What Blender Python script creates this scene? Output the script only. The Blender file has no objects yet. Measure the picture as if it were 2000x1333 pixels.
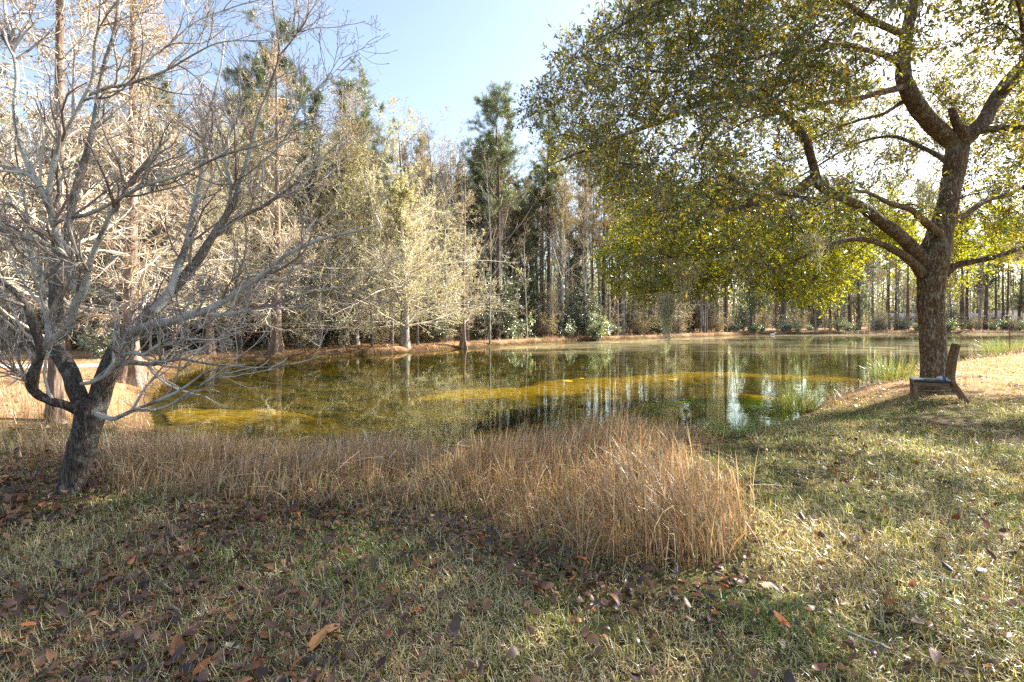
import bpy, math, random
import numpy as np
from mathutils import Vector
rng = np.random.default_rng(7)
random.seed(7)
S = bpy.context.scene
COL = S.collection
F = 1000.0; CX = 1000.0; HY = 625.0; HC = 1.5; WZ = -0.5
def at(x, y, Y):
    """pixel of the 2000 px photograph at depth Y -> point of the place"""
    return ((x-CX)/F*Y, Y, HC-(y-HY)/F*Y)
def unit(a):
    return a/np.maximum(np.linalg.norm(a, axis=-1, keepdims=True), 1e-9)
def sstep(a, b, x):
    t = np.clip((x-a)/(b-a), 0, 1); return t*t*(3-2*t)
_ns = np.random.default_rng(3)
_K = _ns.normal(size=(24, 3)); _K = unit(_K)*_ns.uniform(.6, 1.6, (24, 1)); _PH = _ns.uniform(0, 6.28, 24)
def noise(p, s=1.0):
    """smooth pseudo noise in about -1..1"""
    q = np.asarray(p)*s
    return np.sin(q@_K[:12].T+_PH[:12] + 1.7*np.sin(q@_K[12:].T*.7+_PH[12:])).mean(-1)*2.2
def fbm(p, s=1.0, o=3):
    r = 0; a = 1.0
    for k in range(o):
        r = r+a*noise(np.asarray(p)+k*7.3, s); s *= 2.1; a *= .5
    return r/1.7

class Geo:
    def __init__(s): s.v = []; s.f = []; s.m = []; s.sm = []; s.n = 0; s.at = {}
    def add(s, V, Fc, mi=0, smooth=False):
        V = np.asarray(V, dtype=np.float64).reshape(-1, 3); Fc = np.asarray(Fc, dtype=np.int64)
        s.v.append(V); s.f.append(Fc+s.n); s.m.append(mi); s.sm.append(smooth); s.n += len(V)
    def mesh(s, name, mats):
        me = bpy.data.meshes.new(name)
        V = np.concatenate(s.v) if s.v else np.zeros((0, 3))
        me.vertices.add(len(V)); me.vertices.foreach_set('co', V.astype(np.float32).ravel())
        lv = np.concatenate([f.ravel() for f in s.f]); cnt = np.concatenate([np.full(len(f), f.shape[1]) for f in s.f])
        me.loops.add(len(lv)); me.loops.foreach_set('vertex_index', lv.astype(np.int32))
        me.polygons.add(len(cnt)); st = np.concatenate([[0], np.cumsum(cnt)[:-1]])
        me.polygons.foreach_set('loop_start', st.astype(np.int32))
        me.polygons.foreach_set('material_index', np.concatenate([np.full(len(f), m) for f, m in zip(s.f, s.m)]).astype(np.int32))
        me.polygons.foreach_set('use_smooth', np.concatenate([np.full(len(f), q) for f, q in zip(s.f, s.sm)]))
        for m in mats: me.materials.append(m)
        me.update(calc_edges=True)
        return me
    def obj(s, name, mats, parent=None, loc=(0, 0, 0)):
        if not isinstance(mats, (list, tuple)): mats = [mats]
        me = s.mesh(name, mats); o = bpy.data.objects.new(name, me); COL.objects.link(o)
        o.location = loc
        if parent is not None: o.parent = parent
        return o
def tag(o, label=None, cat=None, group=None, kind=None):
    if label: o['label'] = label
    if cat: o['category'] = cat
    if group: o['group'] = group
    if kind: o['kind'] = kind
    return o
def thing(name, label, cat, loc=(0, 0, 0), rz=0, group=None):
    o = bpy.data.objects.new(name, None); COL.objects.link(o); o.empty_display_size = .2
    o.location = loc; o.rotation_euler = (0, 0, rz)
    return tag(o, label, cat, group)
def copy_thing(o, loc, rz, sc, label, group=None):
    r = o.copy(); COL.objects.link(r); r.location = loc; r.rotation_euler = (0, 0, rz)
    r.scale = sc if isinstance(sc, tuple) else (sc, sc, sc); r['label'] = label
    if group: r['group'] = group
    elif 'group' in r: del r['group']
    for ch in list(o.children):
        c = ch.copy(); COL.objects.link(c); c.parent = r
        for g in ch.children:
            d = g.copy(); COL.objects.link(d); d.parent = c
    return r

# ---------- shape makers
def tubes(g, P, R, k=4, mi=0, smooth=True, rough=0, rs=6.0, flute=None, fur=None):
    P = np.asarray(P, float); R = np.asarray(R, float)
    if P.ndim == 2: P = P[None]; R = R[None]
    N, n, _ = P.shape
    if N == 0: return
    T = unit(np.gradient(P, axis=1)); md = np.abs(unit(P[:, -1]-P[:, 0]))
    ref = np.eye(3)[np.argmin(md, axis=1)]
    U = unit(np.cross(T, ref[:, None, :])); V = np.cross(T, U)
    an = np.arange(k)*2*math.pi/k; ca = np.cos(an); sa = np.sin(an)
    D = ca[None, None, :, None]*U[:, :, None, :]+sa[None, None, :, None]*V[:, :, None, :]
    RR = np.repeat(R[:, :, None], k, 2)
    if flute is not None: RR = RR*flute(P, an)
    vt = P[:, :, None, :]+RR[..., None]*D
    if rough:
        vt = vt+(D*RR[..., None])*(rough*fbm(vt, rs, 3))[..., None]
    if fur:
        w = vt+.03*np.stack([noise(vt, 9), noise(vt+5, 9), 0*vt[..., 0]], -1)
        vt = vt-D*(fur[0]*np.clip(1-2.2*np.abs(fbm(w*np.array([1, 1, fur[2]]), fur[1], 2)), 0, 1))[..., None]
    i = np.arange(n-1)[:, None]*k; j = np.arange(k)[None, :]; j2 = (j+1) % k
    q = np.stack([i+j, i+j2, i+k+j2, i+k+j], -1).reshape(-1, 4)
    fc = (np.arange(N)*n*k)[:, None, None]+q[None]
    g.add(vt, fc.reshape(-1, 4), mi, smooth)
def ribbons(g, P, W, side, mi=0, smooth=False):
    P = np.asarray(P, float); N, n, _ = P.shape
    if N == 0: return
    s = side[:, None, :]*W[..., None]
    vt = np.stack([P-s, P+s], 2).reshape(-1, 3)
    i = np.arange(n-1)[:, None]*2
    q = np.concatenate([i, i+1, i+3, i+2], 1)
    g.add(vt, ((np.arange(N)*n*2)[:, None, None]+q[None]).reshape(-1, 4), mi, smooth)
def stamp(g, tv, tf, pos, d, scl, mi=0, roll=None, smooth=False, nrm=None, r=None):
    """copies of a small template, its y axis along d"""
    r = r or rng; N = len(pos)
    if N == 0: return
    d = unit(d)
    if nrm is None: nrm = r.normal(size=(N, 3))
    nn = nrm-(nrm*d).sum(-1, keepdims=True)*d; nn = unit(nn); x = np.cross(d, nn)
    M = np.stack([x, d, nn], 2)
    if tv.ndim == 2: tv = np.broadcast_to(tv, (N,)+tv.shape)
    sc = np.asarray(scl, float)
    if sc.ndim == 1: sc = sc[:, None]
    vt = np.einsum('nij,nkj->nki', M, tv*sc[:, None, :])+pos[:, None, :]
    for f in tf:
        pass
    k = tv.shape[1]
    tf = np.asarray(tf)
    g.add(vt, ((np.arange(N)*k)[:, None, None]+tf[None]).reshape(-1, tf.shape[1]), mi, smooth)
LEAF_V = np.array([(0, 0, 0), (-.2, .45, .06), (0, 1, -.04), (.2, .45, .06), (0, .5, 0)]); LEAF_F = [(0, 4, 2, 1), (0, 3, 2, 4)]
def resample(pts, n, r=None):
    """Catmull-Rom through control points (columns: xyz radius)"""
    p = np.asarray(pts, float); p = np.vstack([2*p[0]-p[1], p, 2*p[-1]-p[-2]])
    m = len(p)-3; t = np.linspace(0, m-1e-6, n); i = t.astype(int); u = (t-i)[:, None]
    a, b, c, d = p[i], p[i+1], p[i+2], p[i+3]
    return .5*((2*b)+(c-a)*u+(2*a-5*b+4*c-d)*u*u+(3*b-a-3*c+d)*u**3)
def plen(P): return np.linalg.norm(np.diff(P, axis=1), axis=2).sum(1)
def grow(P, R, per, t0, t1, length, ang, n=5, up=0.0, wig=.15, rf=.6, tip=.3, r=None, rmax=9, taperlen=.5, updir=None):
    """side branches on every polyline: length = fraction of the parent (or absolute if negative)"""
    r = r or rng
    N, npt, _ = P.shape; idx = np.repeat(np.arange(N), per); M = len(idx)
    t = r.uniform(t0, t1, M); f = t*(npt-1); i = np.clip(f.astype(int), 0, npt-2); u = (f-i)[:, None]
    p = P[idx, i]*(1-u)+P[idx, i+1]*u; r0 = R[idx, i]*(1-u[:, 0])+R[idx, i+1]*u[:, 0]
    d = unit(P[idx, i+1]-P[idx, i])
    L = (plen(P)[idx]*length if length > 0 else np.full(M, -length))*(1-taperlen*t)*r.uniform(.55, 1.25, M)
    q = r.normal(size=(M, 3)); q = unit(q-(q*d).sum(-1, keepdims=True)*d)
    a = (ang*r.uniform(.65, 1.3, M))[:, None]
    cur = d*np.cos(a)+q*np.sin(a); pts = [p]
    for s in range(n-1):
        cur = unit(cur+wig*r.normal(size=(M, 3))+np.array([0, 0, up]))
        pts.append(pts[-1]+cur*(L/(n-1))[:, None])
    rs = np.minimum(r0*rf, rmax)
    RR = rs[:, None]*np.linspace(1, tip, n)[None]
    return np.stack(pts, 1), RR
def on_lines(P, per, t0=.2, t1=1.0, r=None):
    r = r or rng
    N, npt, _ = P.shape; idx = np.repeat(np.arange(N), per); t = r.uniform(t0, t1, len(idx)); f = t*(npt-1)
    i = np.clip(f.astype(int), 0, npt-2); u = (f-i)[:, None]
    return P[idx, i]*(1-u)+P[idx, i+1]*u, unit(P[idx, i+1]-P[idx, i])
def leaves_on(g, P, per, size, mi, t0=.2, t1=1.0, r=None, spread=1.0, width=1.0, down=0.0, tv=LEAF_V, tf=LEAF_F):
    r = r or rng
    p, d = on_lines(P, per, t0, t1, r)
    dd = unit(d*.7+spread*r.normal(size=d.shape)*.6+np.array([0, 0, -down]))
    s = size*r.uniform(.6, 1.25, len(p)); sc = np.stack([s*width, s, s], 1)
    stamp(g, tv, tf, p, dd, sc, mi, r=r)

# ---------- materials
class NT:
    def __init__(s, name):
        s.m = bpy.data.materials.new(name); s.m.use_nodes = True; s.t = s.m.node_tree; s.t.nodes.clear()
    def __call__(s, typ, ins=None, **kw):
        n = s.t.nodes.new('ShaderNode'+typ)
        for k, v in kw.items(): setattr(n, k, v)
        for k, v in (ins or {}).items():
            if isinstance(v, bpy.types.NodeSocket): s.t.links.new(v, n.inputs[k])
            else: n.inputs[k].default_value = v
        return n
    def ramp(s, fac, stops, interp='LINEAR'):
        n = s.t.nodes.new('ShaderNodeValToRGB'); n.color_ramp.interpolation = interp
        e = n.color_ramp.elements
        while len(e) < len(stops): e.new(.5)
        for k, (p, c) in enumerate(stops):
            e[k].position = p; e[k].color = (c, c, c, 1) if isinstance(c, (int, float)) else (c[0], c[1], c[2], 1)
        s.t.links.new(fac, n.inputs[0]); return n.outputs[0]
    def mix(s, fac, a, b, mode='MIX'):
        n = s.t.nodes.new('ShaderNodeMix'); n.data_type = 'RGBA'; n.blend_type = mode
        for k, v in ((0, fac), (6, a), (7, b)):
            if isinstance(v, bpy.types.NodeSocket): s.t.links.new(v, n.inputs[k])
            elif k == 0: n.inputs[0].default_value = v
            else: n.inputs[k].default_value = (v[0], v[1], v[2], 1)
        return n.outputs[2]
    def math(s, op, a, b=0.0):
        n = s.t.nodes.new('ShaderNodeMath'); n.operation = op
        for k, v in ((0, a), (1, b)):
            if isinstance(v, bpy.types.NodeSocket): s.t.links.new(v, n.inputs[k])
            else: n.inputs[k].default_value = v
        return n.outputs[0]
    def noise(s, vec, scale, detail=4, rough=.6, dist=0):
        n = s('TexNoise', {'Scale': scale, 'Detail': detail, 'Roughness': rough, 'Distortion': dist})
        if vec is not None: s.t.links.new(vec, n.inputs['Vector'])
        return n.outputs['Fac']
    def scaled(s, vec, sc):
        n = s('Mapping'); n.inputs['Scale'].default_value = sc; s.t.links.new(vec, n.inputs['Vector']); return n.outputs[0]
    def out(s, sh): s('OutputMaterial', {'Surface': sh}); return s.m
def leaf_mat(name, stops, transl=.45, gloss=.08, rough=.45, tint=(1.15, 1.2, .5)):
    n = NT(name); isl = n('NewGeometry').outputs['Random Per Island']; oi = n('ObjectInfo').outputs['Random']
    c = n.ramp(isl, stops)
    v = n.math('MULTIPLY_ADD', oi, .35); v.node.inputs[2].default_value = .82
    h = n('HueSaturation', {'Value': v, 'Color': c}).outputs[0]
    d = n('BsdfDiffuse', {'Color': h}).outputs[0]
    t = n('BsdfTranslucent', {'Color': n.mix(1.0, h, tint, 'MULTIPLY')}).outputs[0]
    m = n('MixShader', {0: transl, 1: d, 2: t}).outputs[0]
    gl = n('BsdfGlossy', {'Color': (.9, .95, 1, 1), 'Roughness': rough}).outputs[0]
    return n.out(n('MixShader', {0: gloss, 1: m, 2: gl}).outputs[0])
def bark_mat(name, dark, light, lichen, sc=9.0, zs=.25, lich=.45, bump=.5, fleck=0.0, fleckc=(.5, .5, .42), dist=.02, zmix=None):
    n = NT(name); co = n('TexCoord').outputs['Object']
    st = n.scaled(co, (1, 1, zs)); wob = n.noise(co, 3, 2)
    r1 = n.noise(st, sc*.9, 3, .55, 1.3); r2 = n.noise(st, sc*2.1, 3, .6, .8)
    ridge = n.math('ABSOLUTE', n.math('SUBTRACT', r1, .5)); ridge2 = n.math('ABSOLUTE', n.math('SUBTRACT', r2, .5))
    nz = n.noise(st, sc*3.2, 6, .7, .4); big = n.noise(co, 1.7, 5, .6)
    fis = n.ramp(n.math('ADD', ridge, n.math('MULTIPLY', ridge2, .5)), [(.02, 0.0), (.20, 1.0)])
    hgt = n.math('MULTIPLY', n.math('ADD', fis, .25), nz)
    c = n.mix(n.ramp(hgt, [(.12, 0.0), (.62, 1.0)]), dark, light)
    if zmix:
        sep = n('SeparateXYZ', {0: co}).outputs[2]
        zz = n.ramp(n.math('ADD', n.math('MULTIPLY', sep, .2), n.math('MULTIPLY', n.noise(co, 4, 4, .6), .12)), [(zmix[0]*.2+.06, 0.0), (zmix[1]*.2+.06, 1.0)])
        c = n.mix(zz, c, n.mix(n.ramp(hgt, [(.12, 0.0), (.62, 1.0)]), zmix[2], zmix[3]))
    lm = n.ramp(n.math('ADD', big, n.math('MULTIPLY', n.noise(co, 14, 4, .7), .35)), [(lich+.2, 0.0), (lich+.34, 1.0)])
    c = n.mix(n.math('MULTIPLY', lm, .8), c, lichen)
    if fleck:
        fl = n.noise(n.scaled(co, (1, 1, .32)), 26, 5, .7, .8)
        fm = n.ramp(fl, [(.62-fleck*.14, 0.0), (.68-fleck*.14, 1.0)])
        c = n.mix(n.math('MULTIPLY', fm, .85), c, fleckc)
        hgt = n.math('ADD', hgt, n.math('MULTIPLY', fm, .15))
    b = n('Bump', {'Strength': bump, 'Distance': dist, 'Height': hgt}).outputs[0]
    return n.out(n('BsdfPrincipled', {'Base Color': c, 'Roughness': .9, 'Normal': b, 'Specular IOR Level': .15}).outputs[0])
def plain(name, c1, c2, sc=8, rough=.8, bump=.0, spec=.3):
    n = NT(name); co = n('TexCoord').outputs['Object']; nz = n.noise(co, sc, 5, .65)
    c = n.mix(n.ramp(nz, [(.3, 0.0), (.7, 1.0)]), c1, c2)
    ins = {'Base Color': c, 'Roughness': rough, 'Specular IOR Level': spec}
    if bump: ins['Normal'] = n('Bump', {'Strength': bump, 'Distance': .01, 'Height': nz}).outputs[0]
    return n.out(n('BsdfPrincipled', ins).outputs[0])
def twig_mat(name, stops, rough=.8):
    n = NT(name); isl = n('NewGeometry').outputs['Random Per Island']; oi = n('ObjectInfo').outputs['Random']
    co = n('TexCoord').outputs['Object']
    f = n.math('ADD', n.math('MULTIPLY', isl, .6), n.math('MULTIPLY', n.noise(co, 4, 4, .7), .5))
    return n.out(n('BsdfPrincipled', {'Base Color': n.ramp(f, stops), 'Roughness': rough, 'Specular IOR Level': .2}).outputs[0])
M = {}
M['oak_bark'] = bark_mat('oak_bark', (.06, .034, .02), (.34, .22, .145), (.40, .37, .28), 22, .4, .54, 1.0, .6, (.47, .43, .32))
M['bare_bark'] = bark_mat('bare_bark', (.022, .017, .014), (.22, .175, .145), (.40, .41, .36), 34, .16, .50, 1.0, .0)
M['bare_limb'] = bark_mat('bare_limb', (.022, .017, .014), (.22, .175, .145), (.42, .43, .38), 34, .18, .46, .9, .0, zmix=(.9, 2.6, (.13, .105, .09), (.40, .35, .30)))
M['limb_bark'] = bark_mat('limb_bark', (.10, .08, .068), (.42, .36, .31), (.55, .54, .47), 26, .6, .38, .6, .3, (.55, .55, .47))
M['cypress_bark'] = bark_mat('cypress_bark', (.11, .07, .048), (.36, .26, .195), (.46, .40, .34), 22, .06, .5, .7)
M['pine_bark'] = bark_mat('pine_bark', (.05, .035, .03), (.21, .15, .12), (.26, .23, .2), 14, .35, .52, .6)
M['grey_bark'] = bark_mat('grey_bark', (.08, .07, .06), (.28, .25, .21), (.40, .40, .36), 14, .3, .42, .5)
M['pale_bark'] = bark_mat('pale_bark', (.10, .085, .07), (.30, .26, .22), (.40, .38, .33), 14, .3, .42, .4)
M['bare_twig'] = twig_mat('bare_twig', [(.15, (.12, .08, .065)), (.5, (.32, .255, .21)), (.8, (.58, .53, .47))])
M['white_twig'] = twig_mat('white_twig', [(.15, (.32, .25, .17)), (.5, (.60, .52, .39)), (.85, (.80, .74, .60))])
M['grey_twig'] = twig_mat('grey_twig', [(.15, (.14, .11, .09)), (.5, (.30, .25, .20)), (.85, (.44, .38, .31))])
M['oak_twig'] = twig_mat('oak_twig', [(.2, (.05, .035, .022)), (.8, (.16, .12, .085))])
M['oak_leaf'] = leaf_mat('oak_leaf', [(0, (.04, .056, .012)), (.45, (.092, .105, .017)), (.72, (.175, .175, .022)), (.9, (.28, .22, .026)), (1, (.30, .13, .025))], .60, .10, .35, (1.9, 1.75, .5))
M['oak_leaf_backlit'] = leaf_mat('oak_leaf_backlit', [(0, (.07, .10, .010)), (.4, (.17, .21, .016)), (.75, (.30, .31, .02)), (1, (.42, .34, .03))], .66, .06, .35, (1.8, 1.7, .5))  # brighter, yellower oak leaf: the backlit glow is painted into its colour
M['pine_needle'] = leaf_mat('pine_needle', [(0, (.05, .075, .022)), (.6, (.11, .145, .04)), (1, (.24, .24, .09))], .35, .10, .4)
M['pale_leaf'] = leaf_mat('pale_leaf', [(0, (.25, .25, .12)), (.5, (.46, .43, .28)), (.85, (.68, .62, .45)), (1, (.52, .32, .12))], .4, .06)
M['tan_leaf'] = leaf_mat('tan_leaf', [(0, (.15, .13, .04)), (.5, (.33, .25, .10)), (.85, (.42, .28, .13)), (1, (.40, .17, .04))], .4, .05)
M['under_leaf'] = leaf_mat('under_leaf', [(0, (.03, .05, .016)), (.6, (.075, .095, .032)), (1, (.17, .16, .05))], .35, .12, .35)
M['shrub_leaf'] = leaf_mat('shrub_leaf', [(0, (.08, .12, .04)), (.5, (.30, .34, .20)), (1, (.66, .66, .50))], .55, .18, .3)
M['haze_leaf'] = leaf_mat('haze_leaf', [(0, (.16, .18, .14)), (.6, (.28, .29, .20)), (1, (.42, .38, .27))], .4, .05)  # distance haze is put into this paler, greyer leaf colour
M['moss'] = leaf_mat('moss', [(0, (.42, .40, .29)), (.6, (.60, .57, .44)), (1, (.72, .69, .55))], .6, .02, .6, (1.1, 1.05, .8))
M['dry_reed'] = leaf_mat('dry_reed', [(0, (.20, .12, .06)), (.35, (.42, .265, .135)), (.75, (.60, .42, .235)), (.93, (.82, .68, .47)), (.96, (.16, .19, .05)), (1, (.12, .17, .04))], .38, .05, .4, (1.1, 1.0, .8))
M['grass'] = leaf_mat('grass', [(0, (.05, .032, .016)), (.08, (.15, .10, .045)), (.3, (.37, .27, .13)), (.65, (.58, .46, .245)), (.9, (.76, .66, .43)), (1, (.34, .30, .08))], .35, .05, .4)
M['grass_green'] = leaf_mat('grass_green', [(0, (.06, .11, .012)), (.5, (.14, .24, .02)), (.85, (.26, .33, .03)), (1, (.46, .38, .14))], .4, .05, .4)
M['green_blade'] = leaf_mat('green_blade', [(0, (.08, .14, .03)), (.6, (.15, .24, .045)), (.9, (.27, .32, .07)), (1, (.5, .4, .2))], .45, .07, .35)
M['rush'] = leaf_mat('rush', [(0, (.09, .14, .04)), (.5, (.19, .25, .07)), (.72, (.33, .32, .12)), (1, (.50, .36, .17))], .4, .08, .35)
M['litter'] = leaf_mat('litter', [(0, (.045, .022, .013)), (.35, (.11, .05, .025)), (.6, (.19, .09, .042)), (.8, (.27, .13, .06)), (.93, (.36, .19, .09)), (1, (.42, .13, .025))], .25, .05, .4, (1.2, .8, .5))
M['straw_litter'] = leaf_mat('straw_litter', [(0, (.24, .11, .05)), (.5, (.42, .22, .10)), (.85, (.55, .34, .18)), (1, (.6, .45, .3))], .25, .06, .4)

def solid_leaf(name, c1, c2): return plain(name, c1, c2, 40, .6, .3)
# ---------- the pond outline in plan
far_px = [(285, 800), (292, 782), (300, 765), (330, 737), (400, 712), (480, 703), (600, 699), (700, 694), (790, 689), (900, 681), (1000, 675), (1100, 669), (1200, 665), (1300, 661), (1400, 657), (1500, 654), (1700, 652.5), (2000, 651.3), (2250, 650.5)]
right_px = [(2350, 668), (2080, 680), (2000, 690), (1950, 698), (1900, 708), (1850, 715), (1800, 722), (1740, 738), (1690, 755), (1640, 772), (1600, 795), (1545, 825), (1470, 842), (1400, 852)]
pond = [((x-1000)/(y-625)*2.0, 2000/(y-625)) for x, y in far_px+right_px]
pond += [(2.6, 8.2), (1.7, 7.6), (.7, 7.3), (-.7, 7.0), (-1.8, 7.25), (-2.9, 7.2), (-4.3, 7.3), (-5.2, 7.5), (-6.1, 8.5), (-6.9, 9.8)]
PD = resample(np.array([(x, y, 0) for x, y in pond+pond[:1]]), 190)[:-1, :2]
def pond_exact(x, y):
    """signed distance to the shore, positive on land"""
    sh = x.shape; p = np.stack([x.ravel(), y.ravel()], 1)
    if len(p) < 400:
        A = PD; B = np.roll(PD, -1, 0); e = B-A; q = p[:, None]-A[None]
        t = np.clip((q*e).sum(-1)/(e*e).sum(-1), 0, 1); d = np.sqrt((((q-t[..., None]*e))**2).sum(-1).min(1))
        c = (A[:, 1] > p[:, 1:]) != (B[:, 1] > p[:, 1:]); xx = e[:, 0]*(p[:, 1:]-A[:, 1])/(e[:, 1]+1e-12)+A[:, 0]
        d[((c & (p[:, :1] < xx)).sum(1) % 2) == 1] *= -1
        return d.reshape(sh)
    out = np.full(len(p), 1e9); ins = np.zeros(len(p), bool)
    A = PD; B = np.roll(PD, -1, 0)
    for a, b in zip(A, B):
        e = b-a; t = np.clip(((p-a)@e)/(e@e+1e-12), 0, 1)
        out = np.minimum(out, ((p-a-t[:, None]*e)**2).sum(1))
        c = (a[1] > p[:, 1]) != (b[1] > p[:, 1])
        if c.any(): ins[c] ^= p[c, 0] < (b[0]-a[0])*(p[c, 1]-a[1])/(b[1]-a[1]+1e-12)+a[0]
    d = np.sqrt(out); d[ins] *= -1
    return d.reshape(sh)
SX = np.arange(-20, 46, .14); SY = np.arange(0, 48, .14); _sd = pond_exact(*np.meshgrid(SX, SY, indexing='ij'))
def pond_d(x, y):
    x = np.asarray(x, float); y = np.asarray(y, float); sh = x.shape; x = x.ravel(); y = y.ravel()
    if len(x) < 400: return pond_exact(x, y).reshape(sh)
    fx = (x-SX[0])/.14; fy = (y-SY[0])/.14; ok = (fx >= 0) & (fy >= 0) & (fx < len(SX)-1.001) & (fy < len(SY)-1.001)
    i = np.clip(fx.astype(int), 0, len(SX)-2); j = np.clip(fy.astype(int), 0, len(SY)-2); u = fx-i; v = fy-j
    d = _sd[i, j]*(1-u)*(1-v)+_sd[i+1, j]*u*(1-v)+_sd[i, j+1]*(1-u)*v+_sd[i+1, j+1]*u*v
    if (~ok).any(): d[~ok] = pond_exact(x[~ok], y[~ok])
    return d.reshape(sh)
def height(x, y, d=None):
    x = np.asarray(x, float); y = np.asarray(y, float)
    if d is None: d = pond_d(x, y)
    far = sstep(13, 22, y+np.maximum(-x-6, 0)*.8)*(1-sstep(4, 14, x)*(1-sstep(34, 44, y)))
    w = 2.4*(1-far)+.8*far; top = -.02*(1-far)-.16*far
    p = np.stack([x, y, 0*x], -1)
    d2 = d+.22*noise(p, 1.6)*np.minimum(1, np.abs(d)*1.2)*(.5+far*.7)
    t = np.clip(d2/w, 0, 1)
    out = WZ+(top-WZ)*(1-(1-t)**2*(1+.0*t))
    inn = WZ-.75*sstep(0, 5.0, -d2)-.12*sstep(0, .5, -d2)
    z = np.where(d2 > 0, out, inn)
    z = z+far*(.05*noise(p, 3.1)+.04*noise(p, 7))*np.exp(-((d-.5)/.6)**2)+.018*noise(p, 2.2)*np.clip(np.abs(d), 0, 1)+.05*noise(p, .35)*np.clip(d, 0, 1)*sstep(3, 9, np.hypot(x, y))
    return z+sstep(90, 260, y)*9*np.clip(d/40, 0, 1)
def hz(x, y): return float(height(np.array([x]), np.array([y]))[0])
def warp(a, b, n, k, c=0.0):
    u = np.linspace(-1, 1, n); s = np.sinh(u*k)/math.sinh(k)
    return np.where(s < 0, c+s*(c-a), c+s*(b-c))
gx = warp(-260, 260, 330, 5.2); gy = 5+np.sinh(np.linspace(-.9, 4.3, 340))/math.sinh(4.3)*420
GX, GY = np.meshgrid(gx, gy, indexing='ij'); GD = pond_d(GX, GY); GZ = height(GX, GY, GD)
def grid_faces(nx, ny, keep=None):
    i, j = np.meshgrid(np.arange(nx-1), np.arange(ny-1), indexing='ij'); a = i*ny+j
    q = np.stack([a, a+ny, a+ny+1, a+1], -1).reshape(-1, 4)
    return q if keep is None else q[keep.ravel()]
def fattr(o, name, val):
    a = o.data.attributes.new(name, 'FLOAT', 'POINT'); a.data.foreach_set('value', np.asarray(val, np.float32).ravel())
# ground material
n = NT('ground'); geo = n('NewGeometry'); pos = geo.outputs['Position']
af = lambda k: n('Attribute', attribute_name=k).outputs['Fac']
nz1 = n.noise(pos, 1.1, 5, .65); nz2 = n.noise(pos, 11, 5, .7); nz3 = n.noise(pos, 55, 4, .7); nz4 = n.noise(n.scaled(pos, (1, 1, .2)), .5, 3, .6)
soil = n.mix(n.ramp(nz2, [(.35, 0.0), (.65, 1.0)]), (.022, .015, .010), (.085, .06, .036))
lawn = n.mix(n.ramp(nz3, [(.35, 0.0), (.65, 1.0)]), (.06, .05, .02), (.21, .165, .07))
lawn = n.mix(n.ramp(nz1, [(.45, 0.0), (.62, .6)]), lawn, (.09, .13, .03))
straw = n.mix(n.ramp(nz3, [(.3, 0.0), (.7, 1.0)]), (.20, .10, .045), (.50, .30, .145))
straw = n.mix(n.ramp(nz2, [(.52, 0.0), (.68, .75)]), straw, (.60, .45, .30))
straw = n.mix(n.ramp(n.noise(pos, 3.1, 4, .7), [(.56, 0.0), (.66, .5)]), straw, (.20, .20, .045))
mud = n.mix(n.ramp(nz2, [(.3, 0.0), (.7, 1.0)]), (.02, .012, .008), (.085, .045, .024))
bot = n.mix(n.ramp(nz1, [(.40, 0.0), (.58, 1.0)]), (.012, .018, .006), (.14, .092, .012))
bot = n.mix(n.ramp(nz2, [(.5, 0.0), (.8, .6)]), bot, (.16, .11, .025))
c = n.mix(n.ramp(n.math('ADD', n.math('MULTIPLY', nz2, .7), n.math('MULTIPLY', nz1, .3)), [(.40, 0.0), (.56, 1.0)]), soil, lawn)
straw = n.mix(n.ramp(n.noise(pos, .7, 4, .6), [(.45, 0.0), (.65, .45)]), straw, (.16, .09, .05))
c = n.mix(af('straw'), c, straw); c = n.mix(af('mud'), c, mud); c = n.mix(af('under'), c, bot)
bmp = n('Bump', {'Strength': .7, 'Distance': .03, 'Height': n.math('ADD', nz3, nz2)}).outputs[0]
M['ground'] = n.out(n('BsdfPrincipled', {'Base Color': c, 'Roughness': .95, 'Normal': bmp, 'Specular IOR Level': .1}).outputs[0])
g = Geo(); g.add(np.stack([GX, GY, GZ], -1), grid_faces(*GX.shape), 0, True)
ground = tag(g.obj('ground', M['ground']), kind='structure')
farness = sstep(8, 13, GY+np.maximum(-GX-5, 0)*1.3)
farness = np.maximum(farness, sstep(8.0, 10.5, GX+.0*GY)*sstep(8.5, 11.5, GY+.25*np.maximum(GX-8, 0)))
fattr(ground, 'straw', np.clip(farness+.25*noise(np.stack([GX, GY, GZ], -1), .8)*(farness > .02), 0, 1))
mz = (GZ-WZ); fattr(ground, 'mud', np.where(GY > 13, np.clip((1-sstep(.14, .32, mz+.10*noise(np.stack([GX, GY, 0*GX], -1), 2.3)))+.55*(noise(np.stack([GX, GY, 0*GX], -1), .9) > .35)*(GD < 3), 0, 1), (1-sstep(.02, .2, mz))*.8))
fattr(ground, 'under', 1-sstep(-.02, .03, mz))

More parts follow.
